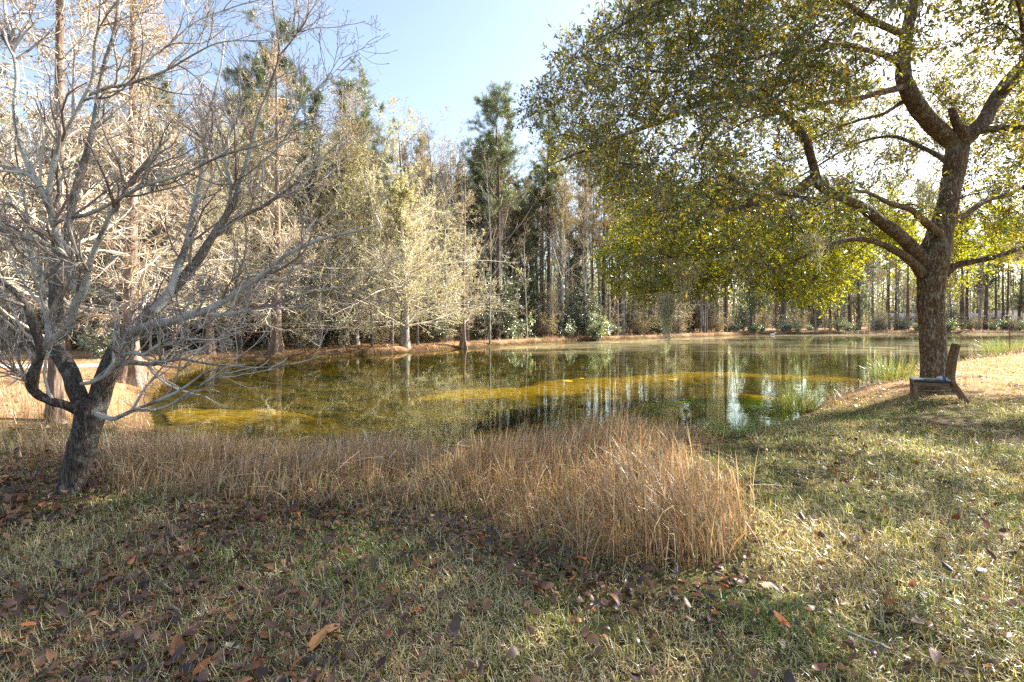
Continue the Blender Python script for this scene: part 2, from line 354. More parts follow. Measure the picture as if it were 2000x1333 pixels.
# water: one sheet inside the shore
wx = warp(-14, 100, 260, 3.2, 0.0); wy = 6.6+np.sinh(np.linspace(0, 2.6, 300))/math.sinh(2.6)*75
WX, WY = np.meshgrid(wx, wy, indexing='ij'); WD = pond_d(WX, WY)
keep = np.minimum(np.minimum(WD[:-1, :-1], WD[1:, 1:]), np.minimum(WD[1:, :-1], WD[:-1, 1:])) < .5
n = NT('pond_water'); pos = n('NewGeometry').outputs['Position']
film = n('Attribute', attribute_name='film').outputs['Fac']
rip = n.noise(n.scaled(pos, (1.0, 1.0, 1.0)), 1.6, 3, .55); rip2 = n.noise(pos, 9, 2, .5)
bh = n.math('ADD', rip, n.math('MULTIPLY', rip2, .10))
bp = n('Bump', {'Strength': .055, 'Distance': .05, 'Height': bh}).outputs[0]
gm_ = n('NewGeometry'); dt = n('VectorMath', {0: gm_.outputs['Incoming'], 1: bp}, operation='DOT_PRODUCT').outputs['Value']
sch = n.math('POWER', n.math('SUBTRACT', 1.0, n.math('MINIMUM', n.math('ABSOLUTE', dt), 1.0)), 5.0)
frb = n.math('MULTIPLY_ADD', sch, .98); frb.node.inputs[2].default_value = .02
tr = n('BsdfTransparent', {'Color': (.61, .61, .29, 1)}).outputs[0]
gl = n('BsdfGlossy', {'Color': (.86, .92, .82, 1), 'Roughness': .015, 'Normal': bp}).outputs[0]
w = n('MixShader', {0: n.math('MULTIPLY', frb, 1.0), 1: tr, 2: gl}).outputs[0]
fz = n.noise(n.scaled(pos, (.35, 1.0, 1)), .9, 6, .7, .8); fz2 = n.noise(n.scaled(pos, (.2, .5, 1)), .25, 3, .6)
fm = n.math('MULTIPLY', film, n.ramp(n.math('ADD', n.math('MULTIPLY', fz, .5), n.math('MULTIPLY', fz2, .5)), [(.40, 0.0), (.56, 1.0)]))
fd = n('BsdfDiffuse', {'Color': n.mix(n.ramp(fz, [(.4, 0.0), (.7, 1.0)]), (.30, .24, .12), (.48, .42, .27))}).outputs[0]
M['water'] = n.out(n('MixShader', {0: n.math('MULTIPLY', fm, .42), 1: w, 2: fd}).outputs[0])
g = Geo(); g.add(np.stack([WX, WY, np.full_like(WX, WZ)], -1), grid_faces(*WX.shape, keep), 0, True)
water = tag(g.obj('water', M['water']), kind='structure')
xs = WX/np.maximum(WY, 1)*1000+1000
fband = (1-sstep(2, 17, -WD))*sstep(27, 34, WY)*sstep(930, 1040, xs)
fattr(water, 'film', fband)

# algae mats just below the surface
ax = np.linspace(-7.5, 14, 330); ay = np.linspace(8.0, 22, 260); AX, AY = np.meshgrid(ax, ay, indexing='ij')
def band(pts, w):
    p = np.array(pts); r = np.full(AX.shape, 1e9)
    for a, b in zip(p[:-1], p[1:]):
        e = b-a; q = np.stack([AX-a[0], AY-a[1]], -1); t = np.clip((q@e)/(e@e), 0, 1)
        r = np.minimum(r, np.hypot(q[..., 0]-t*e[0], (q[..., 1]-t*e[1])))
    return 1-r/w
wpx = lambda x, y: ((x-1000)/(y-625)*2.0, 2000/(y-625))
m1 = band([wpx(900, 780), wpx(980, 768), wpx(1100, 755), wpx(1200, 742), wpx(1300, 733), wpx(1400, 729), wpx(1500, 733), wpx(1600, 738)], 1.7)
m2 = band([wpx(1100, 768), wpx(1180, 776), wpx(1280, 788), wpx(1380, 783), wpx(1460, 775)], 1.4)
m3 = band([wpx(1150, 805), wpx(1250, 802), wpx(1330, 790), wpx(1420, 800), wpx(1480, 790)], 1.3)
m4 = band([wpx(330, 800), wpx(420, 815), wpx(520, 800), wpx(640, 820), wpx(760, 800)], .9)
m5 = band([wpx(560, 862), wpx(700, 850), wpx(860, 838), wpx(1000, 830)], .55)
ap = np.stack([AX, AY, 0*AX], -1)
mm = np.maximum.reduce([m1, m2*.95, m3*.9, m4*.36, m5*.4])+.5*fbm(ap*np.array([.6, 1.3, 1]), 1.3, 4)
AD = pond_d(AX, AY)
kp = (mm > -.05) & (AD < -.25); kp = kp[:-1, :-1] & kp[1:, 1:] & kp[1:, :-1] & kp[:-1, 1:]
n = NT('algae'); pos = n('NewGeometry').outputs['Position']; gr = n('Attribute', attribute_name='green').outputs['Fac']
a1 = n.noise(n.scaled(pos, (.6, 1.6, 1)), 4, 6, .75, 1.0); a2 = n.noise(pos, 40, 4, .7)
gold = n.mix(n.ramp(a1, [(.36, 0.0), (.62, 1.0)]), (.14, .09, .010), (.84, .52, .04))
gold = n.mix(n.ramp(a2, [(.4, 0.0), (.7, .4)]), gold, (.22, .14, .02))
green = n.mix(n.ramp(a1, [(.40, 0.0), (.65, 1.0)]), (.05, .10, .010), (.20, .31, .03))
cov = n('Attribute', attribute_name='cover').outputs['Fac']
cm = n.ramp(n.math('ADD', cov, n.math('MULTIPLY', n.math('SUBTRACT', n.noise(n.scaled(pos, (.5, 2.2, 1)), 5, 8, .8), .5), 1.7)), [(.06, 0.0), (.68, 1.0)])
M['algae'] = n.out(n('MixShader', {0: cm, 1: n('BsdfTransparent').outputs[0], 2: n('BsdfDiffuse', {'Color': n.mix(gr, gold, green)}).outputs[0]}).outputs[0])
g = Geo(); g.add(np.stack([AX, AY, WZ-.012-.25*(1-sstep(.0, .5, mm))+.012*noise(ap, 6)], -1), grid_faces(*AX.shape, kp), 0, True)
alg = tag(g.obj('submerged_algae', M['algae']), 'golden and bright green algae mats drifting just under the pond surface', 'algae', kind='stuff')
fattr(alg, 'cover', mm)
fattr(alg, 'green', np.clip(sstep(-.2, .6, np.maximum(m3, band([wpx(1250, 800), wpx(1330, 792), wpx(1440, 788)], 1.3)))*1.2*(.6+.8*noise(ap, .9)), 0, 1))

# sandy path far left
pts = resample([(-60, 15.5, 0), (-30, 17, 0), (-18, 18.2, 0), (-14.2, 19.5, 0)], 60)
tg = unit(np.gradient(pts, axis=0)); nn = np.stack([-tg[:, 1], tg[:, 0], 0*tg[:, 0]], 1)
V = np.stack([pts+nn*w for w in np.linspace(-.8, .8, 7)], 1); V[..., :2] += .12*np.stack([noise(V, 1.3), noise(V+9, 1.3)], -1)
V[..., 2] = height(V[..., 0], V[..., 1])+.012
g = Geo(); g.add(V, grid_faces(60, 7), 0, True)
tag(g.obj('path', plain('sandy_path', (.42, .36, .29), (.62, .55, .46), 6, .95, .3)), kind='structure')
# ---------- the live oak on the right bank
OY = 10.7
OX, OZ = at(1828, 766, OY)[0], hz(at(1828, 766, OY)[0], OY)
oak = thing('live_oak', 'big spreading live oak with dark evergreen leaves on the right bank', 'tree', (OX, OY, OZ))
O3 = np.array([OX, OY, OZ])
def limb_px(pts, n, kx=1.0):
    """(px, py, depth, radius m)"""
    a = np.array([list(at(x, y, Y))+[r] for x, y, Y, r in pts]); return resample(a, n)
def wobble(L, a=.3, s=2.0):
    L = L.copy(); w = np.stack([noise(L[:, :3]+k*11, s) for k in range(3)], 1); t = np.sin(np.linspace(0, math.pi, len(L)))[:, None]
    L[:, :3] += w*t*a*.1; return L
trunk = limb_px([(1829, 785, OY, .66), (1828, 765, OY, .50), (1826, 742, OY, .36), (1823, 690, OY, .31), (1820, 640, OY, .315), (1820, 580, OY, .325), (1821, 535, OY, .36), (1826, 500, OY, .40), (1836, 455, OY, .31), (1849, 410, OY, .265), (1858, 360, OY, .265), (1866, 315, OY, .28), (1872, 278, OY, .27), (1878, 250, OY+.05, .15)], 170)
g = Geo(); tubes(g, trunk[:, :3]-O3, trunk[:, 3]*.77, 84, rough=.05, rs=3.0, fur=(.022, 7.5, .22), flute=lambda P, an: 1+.20*np.exp(-np.maximum(P[..., 2:3], 0)/.22)*np.cos(5*an+1.0)+.035*np.cos(3*an+.8*P[..., 2:3]))
g.obj('trunk', M['oak_bark'], oak)
limbs_px = [
 [(1818, 530, OY, .22), (1795, 500, OY-.1, .19), (1762, 462, OY-.4, .165), (1722, 435, OY-.7, .15), (1688, 410, OY-1.0, .135), (1648, 386, OY-1.3, .12), (1600, 360, OY-1.6, .115), (1588, 325, OY-1.7, .10), (1568, 275, OY-1.9, .092), (1522, 225, OY-2.1, .085), (1455, 196, OY-2.3, .08), (1385, 199, OY-2.5, .072), (1300, 232, OY-2.7, .062), (1205, 264, OY-2.9, .048), (1115, 305, OY-3.1, .033), (1060, 330, OY-3.2, .018)],
 [(1605, 362, OY-1.6, .10), (1588, 352, OY-1.62, .125), (1550, 378, OY-1.7, .11), (1502, 392, OY-1.9, .10), (1440, 402, OY-2.0, .036), (1370, 425, OY-2.1, .028), (1300, 462, OY-2.0, .02), (1240, 520, OY-1.9, .016)],
 [(1800, 535, OY-.1, .15), (1782, 510, OY-.25, .12), (1752, 488, OY-.5, .095), (1700, 470, OY-.8, .08), (1640, 474, OY-1.0, .06), (1570, 500, OY-1.0, .04), (1500, 540, OY-.9, .02)],
 [(1845, 535, OY, .15), (1870, 512, OY-.1, .10), (1910, 500, OY-.3, .08), (1960, 490, OY-.5, .07), (2040, 470, OY-.8, .05), (2160, 460, OY-1.2, .03)],
 [(1872, 290, OY, .22), (1846, 262, OY-.1, .235), (1812, 225, OY-.2, .22), (1785, 190, OY-.3, .21), (1767, 150, OY-.35, .19), (1766, 105, OY-.4, .17), (1772, 50, OY-.4, .16), (1785, -30, OY-.3, .13), (1770, -160, OY-.2, .09), (1700, -300, OY, .04)],
 [(1870, 290, OY, .20), (1898, 258, OY+.1, .19), (1925, 228, OY+.2, .185), (1955, 182, OY+.4, .18), (1995, 128, OY+.6, .165), (2060, 50, OY+.9, .13), (2140, -80, OY+1.2, .08), (2200, -250, OY+1.3, .03)],
 [(1885, 275, OY, .13), (1915, 252, OY-.1, .11), (1960, 247, OY-.3, .10), (2030, 246, OY-.6, .085), (2150, 230, OY-1.0, .05), (2260, 200, OY-1.4, .02)],
 [(1775, 165, OY-.3, .12), (1735, 178, OY-.6, .085), (1690, 190, OY-.9, .07), (1630, 196, OY-1.4, .06), (1550, 222, OY-2.0, .045), (1470, 235, OY-2.6, .03), (1400, 270, OY-3.1, .016)],
 [(1768, 130, OY-.35, .11), (1730, 110, OY-.9, .08), (1680, 98, OY-1.5, .07), (1590, 96, OY-2.4, .055), (1480, 110, OY-3.2, .04), (1330, 140, OY-3.8, .028), (1200, 130, OY-4.1, .015)],
 [(1770, 70, OY-.4, .11), (1700, 40, OY-1.2, .08), (1580, -20, OY-2.2, .07), (1440, -30, OY-3.2, .055), (1290, 5, OY-4.0, .045), (1220, 45, OY-4.3, .03), (1160, 80, OY-4.5, .014)],
 [(1770, 60, OY-.4, .11), (1800, 0, OY+.8, .08), (1780, -60, OY+2.4, .06), (1700, -80, OY+4, .035)],
 [(1858, 330, OY, .10), (1830, 300, OY+.9, .08), (1740, 270, OY+2.2, .06), (1640, 300, OY+3.2, .045), (1540, 360, OY+3.8, .03), (1460, 420, OY+4.0, .014)],
 [(1850, 440, OY, .12), (1900, 410, OY+.8, .09), (1960, 380, OY+1.6, .07), (2060, 350, OY+2.6, .04), (2160, 350, OY+3.2, .02)],
 [(1760, 200, OY-.2, .06), (1720, 225, OY-.3, .045), (1670, 240, OY-.4, .04), (1620, 252, OY-.5, .028), (1560, 290, OY-.6, .012)],
 [(1840, 460, OY-.1, .12), (1790, 420, OY-1.2, .08), (1740, 395, OY-2.4, .055), (1680, 380, OY-3.5, .035), (1600, 390, OY-4.3, .015)],
 [(1955, 182, OY+.4, .12), (1990, 150, OY-.8, .09), (2010, 110, OY-2.2, .06), (2000, 40, OY-3.6, .04), (1960, -60, OY-4.6, .016)],
]
LM = [wobble(limb_px(p, 64), .9, 1.6) for p in limbs_px]
for L in LM:
    g = Geo(); tubes(g, L[:, :3]-O3, L[:, 3]*.76, 26, rough=.12, rs=4.5, fur=(.010, 10, .5)); g.obj('limb', M['oak_bark'], oak)
stub = limb_px([(1888, 280, OY-.15, .10), (1872, 250, OY-.25, .09), (1862, 225, OY-.3, .075), (1858, 212, OY-.3, .06)], 10)
g = Geo(); tubes(g, stub[:, :3]-O3, stub[:, 3], 12, rough=.15, rs=7); g.obj('broken_limb', M['oak_bark'], oak)
# crown: clusters joined to the limbs
sil = np.array([(1235, -30), (1150, 20), (1108, 60), (1122, 110), (1130, 170), (1095, 188), (1050, 205), (1066, 245), (1080, 290), (1096, 318), (1150, 325), (1215, 350), (1250, 420), (1240, 490), (1222, 522), (1260, 545), (1330, 556), (1400, 540), (1480, 520), (1540, 560), (1600, 548), (1660, 520), (1700, 505), (1745, 480), (1800, 510), (1858, 535), (1920, 525), (1950, 490), (2050, 480), (2500, 520), (2500, -800), (1190, -800)], float)
def inpoly(p, poly):
    ins = np.zeros(len(p), bool)
    for a, b in zip(poly, np.roll(poly, -1, 0)):
        c = (a[1] > p[:, 1]) != (b[1] > p[:, 1]); ins[c] ^= p[c, 0] < (b[0]-a[0])*(p[c, 1]-a[1])/(b[1]-a[1])+a[0]
    return ins
r2 = np.random.default_rng(21)
N0 = 90000
px_ = np.stack([r2.uniform(1000, 2500, N0), r2.uniform(-800, 610, N0)], 1); Yd = (r2.uniform(5.2**3, 17.5**3, N0))**(1/3)
X = (px_[:, 0]-1000)/F*Yd; Z = HC-(px_[:, 1]-HY)/F*Yd
e = ((X-8.7)/9.2)**2+((Yd-10.2)/6.9)**2+((Z-4.4)/5.4)**2
ej = np.stack([noise(np.stack([X, Yd, Z], 1)+k*5, 1.7) for k in range(2)], 1); ok = inpoly(px_+48*ej, sil) & (e < 1) & (e > .06)
for hx, hy, hr in ((1500, 250, 45), (1735, 262, 48), (1625, 315, 42), (1965, 120, 52), (1190, 20, 30), (1085, 245, 40), (1130, 190, 22), (1420, 265, 30), (1690, 330, 40), (1800, 130, 30), (1575, 165, 18), (1810, 330, 40), (1700, 130, 34), (1900, 60, 40), (1930, 330, 34), (1840, 60, 30), (1460, 320, 26), (1560, 300, 30), (1350, 250, 22), (1150, 235, 26), (1250, 110, 22), (1700, 40, 24), (1960, 210, 34), (1660, 230, 26), (1500, 320, 24), (1860, 150, 36), (1210, 170, 20), (1300, 300, 24)):
    ok &= ~((np.hypot(px_[:, 0]-hx, px_[:, 1]-hy) < hr) & (r2.uniform(size=N0) < .88))
front = px_[:, 0] > 1740            # keep the trunk and fork free of leaves in front
clump = noise(np.stack([X, Yd, Z], 1), .95); lowc = (px_[:, 0] > 1170) & (px_[:, 0] < 1640) & (px_[:, 1] > 370); ok &= clump > np.where(lowc, -.6, 1)*np.where(lowc, 1, 0)+np.where(lowc, 0, 1)*np.where((px_[:, 1] > -60) & (px_[:, 0] < 2060), -.22, .0)
ok &= ~((px_[:, 0] > 1690) & (px_[:, 0] < 1990) & (Yd < OY+.6) & (px_[:, 1] > -10) & (r2.uniform(size=N0) < .94))
ok &= ~((Yd < OY-.5) & (px_[:, 1] > 420) & (r2.uniform(size=N0) < .35))
ok &= ~((px_[:, 0] > 1500) & (px_[:, 1] > 500) & (Yd < 10) & (r2.uniform(size=N0) < .3))
CL = np.stack([X, Yd, Z], 1)[ok]; cp = px_[ok]
cell = (cp[:, 0]//45).astype(int)*1000+(cp[:, 1]//45).astype(int)+500; _, inv, cn = np.unique(cell, return_inverse=True, return_counts=True)
infr = (cp[:, 1] > -60) & (cp[:, 0] < 2060)
wgt = cn[inv]**-.75; low = (cp[:, 1] > 380) & (cp[:, 0] < 1800); wgt = wgt*np.where(lowc[ok], 2.0, 1.0)
wi = np.where(infr, wgt, 0); wo = np.where(infr, 0, wgt)
CL = np.concatenate([CL[r2.choice(len(CL), 1620, replace=False, p=wi/wi.sum())], CL[r2.choice(len(CL), 430, replace=False, p=wo/wo.sum())]])
nodes = np.concatenate([L[6:, :3] for L in LM]); nrad = np.concatenate([L[6:, 3] for L in LM])
d0 = np.array([np.min(np.linalg.norm(nodes-c, axis=1)) for c in CL]); CL = CL[np.argsort(d0)]
nl = list(nodes); BP = []; BR = []
NA = np.zeros((60000, 3)); NA[:len(nodes)] = nodes; nc = len(nodes)
tc = np.array([OX, OY, 3.0])
for c in CL:
    dv = np.linalg.norm(NA[:nc]-c, axis=1)+.12*np.maximum(0, np.linalg.norm((NA[:nc]-tc), axis=1)-np.linalg.norm(c-tc))
    a = NA[np.argmin(dv)]; L = np.linalg.norm(c-a)
    out = unit((a-tc)*np.array([1, 1, .4])); md = a+(c-a)*.5+out*L*.14+np.array([0, 0, .12*L])
    t = np.linspace(0, 1, 8)[:, None]; q = (1-t)**2*a+2*t*(1-t)*md+t*t*c
    q += (r2.normal(size=q.shape)*.028*L)*np.sin(t*math.pi)
    BP.append(q); rs = min(.03, .007+.008*L); BR.append(np.linspace(rs, .004, 8))
    NA[nc:nc+5] = q[3:]; nc += 5
BP = np.array(BP); BR = np.array(BR)
T1, R1 = grow(BP, BR, 8, .25, 1.0, -.62, .85, 5, .03, .2, .55, .4, r2, .007, .3)
T2, R2 = grow(T1, R1, 4, .2, 1.0, -.27, .8, 4, .04, .25, .6, .5, r2, .004, .2)
g = Geo()
tubes(g, BP-O3, BR, 5); tubes(g, T1-O3, R1, 3); tubes(g, T2-O3, np.maximum(R2, .0016), 3)
def backlit(T): c = T.mean(1); return ((c[:, 2] < 3.6+.5*noise(c, .8)) & (c[:, 1] > 8.6)) | ((c[:, 1] > 12.5) & (c[:, 2] < 5))  # low and rear sprays that take the painted backlight colour
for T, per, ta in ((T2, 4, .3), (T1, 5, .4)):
    yk = backlit(T)
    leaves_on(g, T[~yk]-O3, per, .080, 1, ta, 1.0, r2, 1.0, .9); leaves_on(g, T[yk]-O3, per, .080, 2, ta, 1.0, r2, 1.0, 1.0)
g.obj('crown', [M['oak_twig'], M['oak_leaf'], M['oak_leaf_backlit']], oak)
# hanging moss: each clump its own thing
def moss(x, y0, y1, Y, w, nn, label, seed):
    r = np.random.default_rng(seed); p0 = np.array(at(x, y0, Y)); Lm = (y1-y0)/F*Y; ww = w/F*Y
    st = np.stack([r.normal(0, ww*.5, nn), r.normal(0, ww*.35, nn), r.uniform(-.3, .05, nn)*Lm], 1)
    Ls = Lm*np.clip(r.beta(1.6, 2.2, nn)*1.1+.08, .1, 1)*np.exp(-(st[:, 0]/(ww*.8))**2*.8)
    t = np.linspace(0, 1, 9); P = st[:, None, :]*(1-.55*t[None, :, None])*1.0
    P[..., 2] = st[:, None, 2]-Ls[:, None]*t[None]
    P[..., :2] += np.cumsum(r.normal(0, .010, (nn, 9, 2)), 1)
    q = r.normal(size=(nn, 3)); q[:, 2] = 0; g = Geo()
    ribbons(g, P, np.tile(np.linspace(.0036, .002, 9), (nn, 1)), unit(q))
    c, d = on_lines(P, 6, 0, 1, r); e2 = unit(r.normal(size=c.shape)+np.array([0, 0, -.7])); q2 = unit(np.cross(e2, r.normal(size=c.shape)))
    s = r.uniform(.03, .075, len(c))[:, None]
    ribbons(g, np.stack([c, c+e2*s*.5, c+e2*s+np.array([0, 0, -.01])], 1), np.tile([.0028, .0024, .0016], (len(c), 1)), q2)
    o = g.obj('hanging_moss', M['moss'], None, tuple(p0))
    tag(o, label, 'moss', 'beards of moss hanging from the oak')
moss(1304, 575, 668, 9.2, 26, 360, 'long pale beard of moss reaching lowest over the pond', 1)
moss(1338, 508, 585, 9.3, 50, 220, 'wide pale moss clump just right of and above the longest beard', 2)
moss(1452, 488, 560, 9.4, 60, 150, 'sunlit moss veil hanging in the yellow leaves left of the oak trunk', 3)
moss(1598, 455, 528, 8.8, 46, 90, 'grey moss clump under the low left limb of the oak', 4)
moss(1812, 350, 455, OY-.45, 34, 130, 'dusky moss beard hanging against the left side of the oak trunk', 5)
moss(1992, 465, 530, OY-.6, 26, 110, 'dark moss clump on the right limb at the frame edge', 6)

# ---------- the bare tree on the left
BY = 4.48; BX = at(140, 960, BY)[0]; BZ = hz(BX, BY)-.02; B3 = np.array([BX, BY, BZ])
bare = thing('bare_tree', 'low forked leafless tree with dark furrowed trunk in the left foreground', 'tree', tuple(B3))
tr = limb_px([(138, 985, BY, .20), (141, 960, BY, .165), (148, 920, BY, .155), (157, 880, BY, .15), (167, 845, BY, .158), (176, 812, BY, .17), (182, 792, BY, .14), (186, 778, BY, .08)], 110)
g = Geo(); tubes(g, tr[:, :3]-B3, tr[:, 3]*.72, 72, rough=.07, rs=7, fur=(.011, 16, .2), flute=lambda P, an: 1+.14*np.exp(-np.maximum(P[..., 2:3], 0)/.1)*np.cos(4*an+.5)+.03*np.cos(3*an+3*P[..., 2:3]))
g.obj('trunk', M['bare_bark'], bare)
def st(pts, dy0, dy1, rs=1.0):
    k = len(pts); return [(x, y, BY+dy0+(dy1-dy0)*i/(k-1), r*rs) for i, (x, y, r) in enumerate(pts)]
big = [st([(183, 815, .10), (192, 780, .115), (203, 742, .118), (220, 700, .118), (243, 664, .105), (275, 630, .085), (308, 600, .072), (345, 560, .064), (385, 512, .06), (418, 462, .054), (440, 425, .048), (458, 396, .043), (474, 340, .036), (492, 278, .030), (506, 225, .024), (526, 168, .019), (545, 100, .015), (532, 5, .011), (535, -90, .005)], 0, .9),
 st([(172, 815, .10), (158, 785, .105), (147, 762, .10), (137, 728, .095), (122, 700, .088), (111, 680, .082), (109, 640, .078), (109, 600, .074), (113, 540, .070), (119, 498, .060), (136, 436, .052), (148, 368, .046), (168, 296, .04), (184, 231, .034), (200, 147, .03), (226, 52, .024), (238, -20, .019), (262, -150, .01)], -.02, .45),
 st([(165, 812, .05), (148, 803, .052), (127, 792, .052), (100, 786, .049), (72, 771, .047), (58, 750, .046), (65, 722, .046), (79, 690, .045), (74, 660, .041), (62, 626, .042), (50, 596, .036), (22, 564, .03), (-20, 530, .024), (-90, 480, .012)], -.05, -.7)]
med = [st([(262, 650, .06), (300, 634, .055), (341, 628, .05), (399, 614, .042), (440, 594, .036), (473, 572, .032), (512, 535, .028), (551, 505, .024), (610, 478, .019), (660, 460, .014), (740, 440, .007)], .1, -.3),
 st([(300, 608, .05), (330, 575, .048), (343, 545, .045), (352, 502, .040), (363, 462, .036), (378, 395, .030), (389, 341, .026), (400, 283, .022), (411, 220, .017), (432, 140, .012), (440, 60, .006)], .1, .9),
 st([(110, 660, .05), (128, 650, .05), (140, 625, .046), (145, 596, .043), (153, 570, .04), (165, 530, .034), (188, 473, .028), (221, 415, .023), (252, 357, .02), (290, 310, .014), (330, 270, .008)], 0, -.5),
 st([(153, 575, .03), (138, 545, .034), (128, 505, .036), (122, 480, .038), (106, 440, .036), (90, 395, .036), (70, 360, .028), (45, 338, .022), (10, 326, .017), (-60, 300, .008)], 0, -.35),
 st([(90, 400, .03), (96, 362, .030), (108, 310, .027), (125, 270, .025), (152, 212, .022), (172, 165, .019), (182, 105, .016), (192, 50, .013), (197, -30, .008)], -.2, -.3),
 st([(128, 500, .034), (105, 486, .03), (60, 468, .027), (20, 455, .024), (-30, 435, .02), (-120, 400, .01)], -.1, -.6),
 st([(104, 443, .022), (115, 432, .022), (136, 420, .022), (200, 408, .019), (247, 384, .017), (315, 357, .014), (420, 312, .011), (525, 275, .008), (625, 240, .004)], -.15, -.75),
 st([(172, 186, .02), (210, 175, .02), (252, 163, .017), (326, 131, .013), (380, 105, .010), (436, 84, .008), (525, 79, .004)], .3, .0),
 st([(186, 225, .02), (236, 170, .016), (300, 105, .013), (367, 52, .010), (450, 18, .008), (530, -5, .004)], .35, 1.0),
 st([(79, 367, .03), (53, 315, .028), (32, 222, .024), (22, 105, .020), (10, 31, .017), (-10, -80, .008)], -.25, .2),
 st([(190, 810, .03), (210, 814, .026), (232, 815, .024), (270, 800, .021), (319, 771, .018), (375, 744, .014), (412, 725, .011), (480, 712, .006)], -.05, -.55),
 st([(262, 803, .014), (300, 800, .014), (345, 780, .012), (400, 752, .009), (450, 722, .005)], -.25, -.7),
 st([(222, 718, .035), (247, 709, .032), (275, 713, .030), (300, 715, .028), (340, 705, .024), (370, 700, .02), (412, 706, .016), (470, 716, .012), (560, 712, .009), (650, 690, .004)], -.05, .3),
 st([(236, 695, .025), (262, 690, .024), (285, 695, .021), (315, 680, .017), (350, 672, .013), (400, 640, .009), (455, 600, .005)], -.1, -.4),
 st([(158, 750, .022), (180, 745, .022), (205, 728, .020), (225, 700, .018), (240, 670, .012)], -.12, -.15),
 st([(62, 752, .018), (45, 742, .013), (30, 735, .010), (14, 725, .006)], -.1, -.2),
 st([(79, 690, .03), (95, 655, .03), (92, 600, .028), (80, 545, .026), (62, 500, .022), (58, 440, .018), (48, 380, .013), (30, 300, .007)], -.2, -.1),
 st([(420, 462, .03), (470, 420, .026), (520, 395, .022), (575, 360, .017), (620, 320, .012), (672, 270, .006)], .6, .9),
 st([(474, 345, .022), (510, 320, .018), (545, 290, .014), (590, 215, .010), (630, 165, .007), (668, 105, .004)], .7, .7),
 st([(399, 614, .026), (450, 618, .021), (520, 600, .016), (600, 570, .011), (690, 560, .005)], 0, .4),
 st([(545, 110, .012), (580, 70, .010), (600, 30, .008), (605, -20, .004)], .8, .6),
 st([(440, 425, .03), (455, 360, .026), (440, 300, .02), (470, 230, .014), (480, 150, .008)], .5, .2)]
BIG = [wobble(limb_px(p, 90), .16, 5) for p in big]; MED = [wobble(limb_px(p, 40), .35, 6) for p in med]
for L in BIG:
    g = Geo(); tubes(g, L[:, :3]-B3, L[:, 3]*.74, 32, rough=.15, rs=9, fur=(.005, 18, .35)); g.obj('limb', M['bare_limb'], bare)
for L in MED:
    g = Geo(); tubes(g, L[:, :3]-B3, L[:, 3]*.74, 14, rough=.2, rs=14); g.obj('limb', M['limb_bark'], bare)
r3 = np.random.default_rng(5)
AL = np.array([resample(L, 30) for L in BIG+MED]); AP, AR = AL[..., :3], AL[..., 3]
def keep_off(P, R):
    """no twigs reaching down over the lawn or into the lens"""
    z = P[:, -1, 2]; ok = (z > .62) & ((z > np.where(P[:, -1, 0] > -3.4, 1.25, .95)) | (r3.uniform(size=len(z)) < .25)) & (P[:, -1, 1] > 2.7) & ~((P[:, -1, 0] > -1.4) & (P[:, -1, 1] < 4.6))
    return P[ok], R[ok]
b1, q1 = keep_off(*grow(AP, AR, 13, .2, 1.0, -.80, .68, 8, .085, .16, .55, .30, r3, .013, .45))
b2, q2 = keep_off(*grow(b1, q1, 5, .12, 1.0, -.36, .75, 7, .07, .2, .62, .4, r3, .0065, .3))
b3, q3 = keep_off(*grow(b2, q2, 3, .15, 1.0, -.13, .9, 5, .05, .25, .7, .6, r3, .004, .2))
q3 = np.maximum(q3, .0017); q3[:, -1] = .0032; q2[:, -1] = .004
g = Geo(); tubes(g, b1-B3, np.maximum(q1, .003), 6, rough=.1, rs=30); tubes(g, b2-B3, np.maximum(q2, .0023), 4); tubes(g, b3-B3, q3, 3)
g.obj('crown', M['bare_twig'], bare)
# ---------- trees of the wood behind the pond: prototypes
def straight_trunk(h, r, seed, lean=.0, wob=.25, n=30, flare=1.6):
    rr = np.random.default_rng(seed); z = np.linspace(-.25, h, n); t = np.clip(z/h, 0, 1)
    P = np.stack([noise(np.stack([z*.25+seed, 0*z, 0*z], 1))*wob*t+lean*z, noise(np.stack([z*.25+seed*3, 0*z+5, 0*z], 1))*wob*t, z], 1)
    R = r*(1-t)**.8*(1+(flare-1)*np.exp(-np.maximum(z, 0)/(.045*h)))+.008
    return P[None], R[None]
def cypress(h, r, seed, flare=2.2, nb=85, rust=2, blen=.19, knees=0):
    rr = np.random.default_rng(seed); P, R = straight_trunk(h, r, seed, 0, .2, 40, flare)
    gt = Geo(); tubes(gt, P, R, 22, rough=.05, rs=4, flute=lambda P, an: 1+.34*np.exp(-np.maximum(P[..., 2:3], 0)/(.05*h))*np.cos(5*an+seed))
    b, q = grow(P, R, nb, .12, .99, blen, 1.35, 7, .05, .13, .28, .25, rr, .05, .75)
    b2, q2 = grow(b, q, 9, .1, 1, .42, .8, 5, .02, .18, .5, .4, rr, .014, .4)
    b3, q3 = grow(b2, q2, 7, .1, 1, .5, .8, 4, -.02, .2, .6, .5, rr, .007, .3)
    gc = Geo(); tubes(gc, b, np.maximum(q, .007), 4); tubes(gc, b2, np.maximum(q2, .0055), 3); tubes(gc, b3, np.maximum(q3, .0042), 3)
    if rust: leaves_on(gc, b3, rust, .07, 1, .1, 1, rr, 1, 1.0, .6)
    return gt, gc
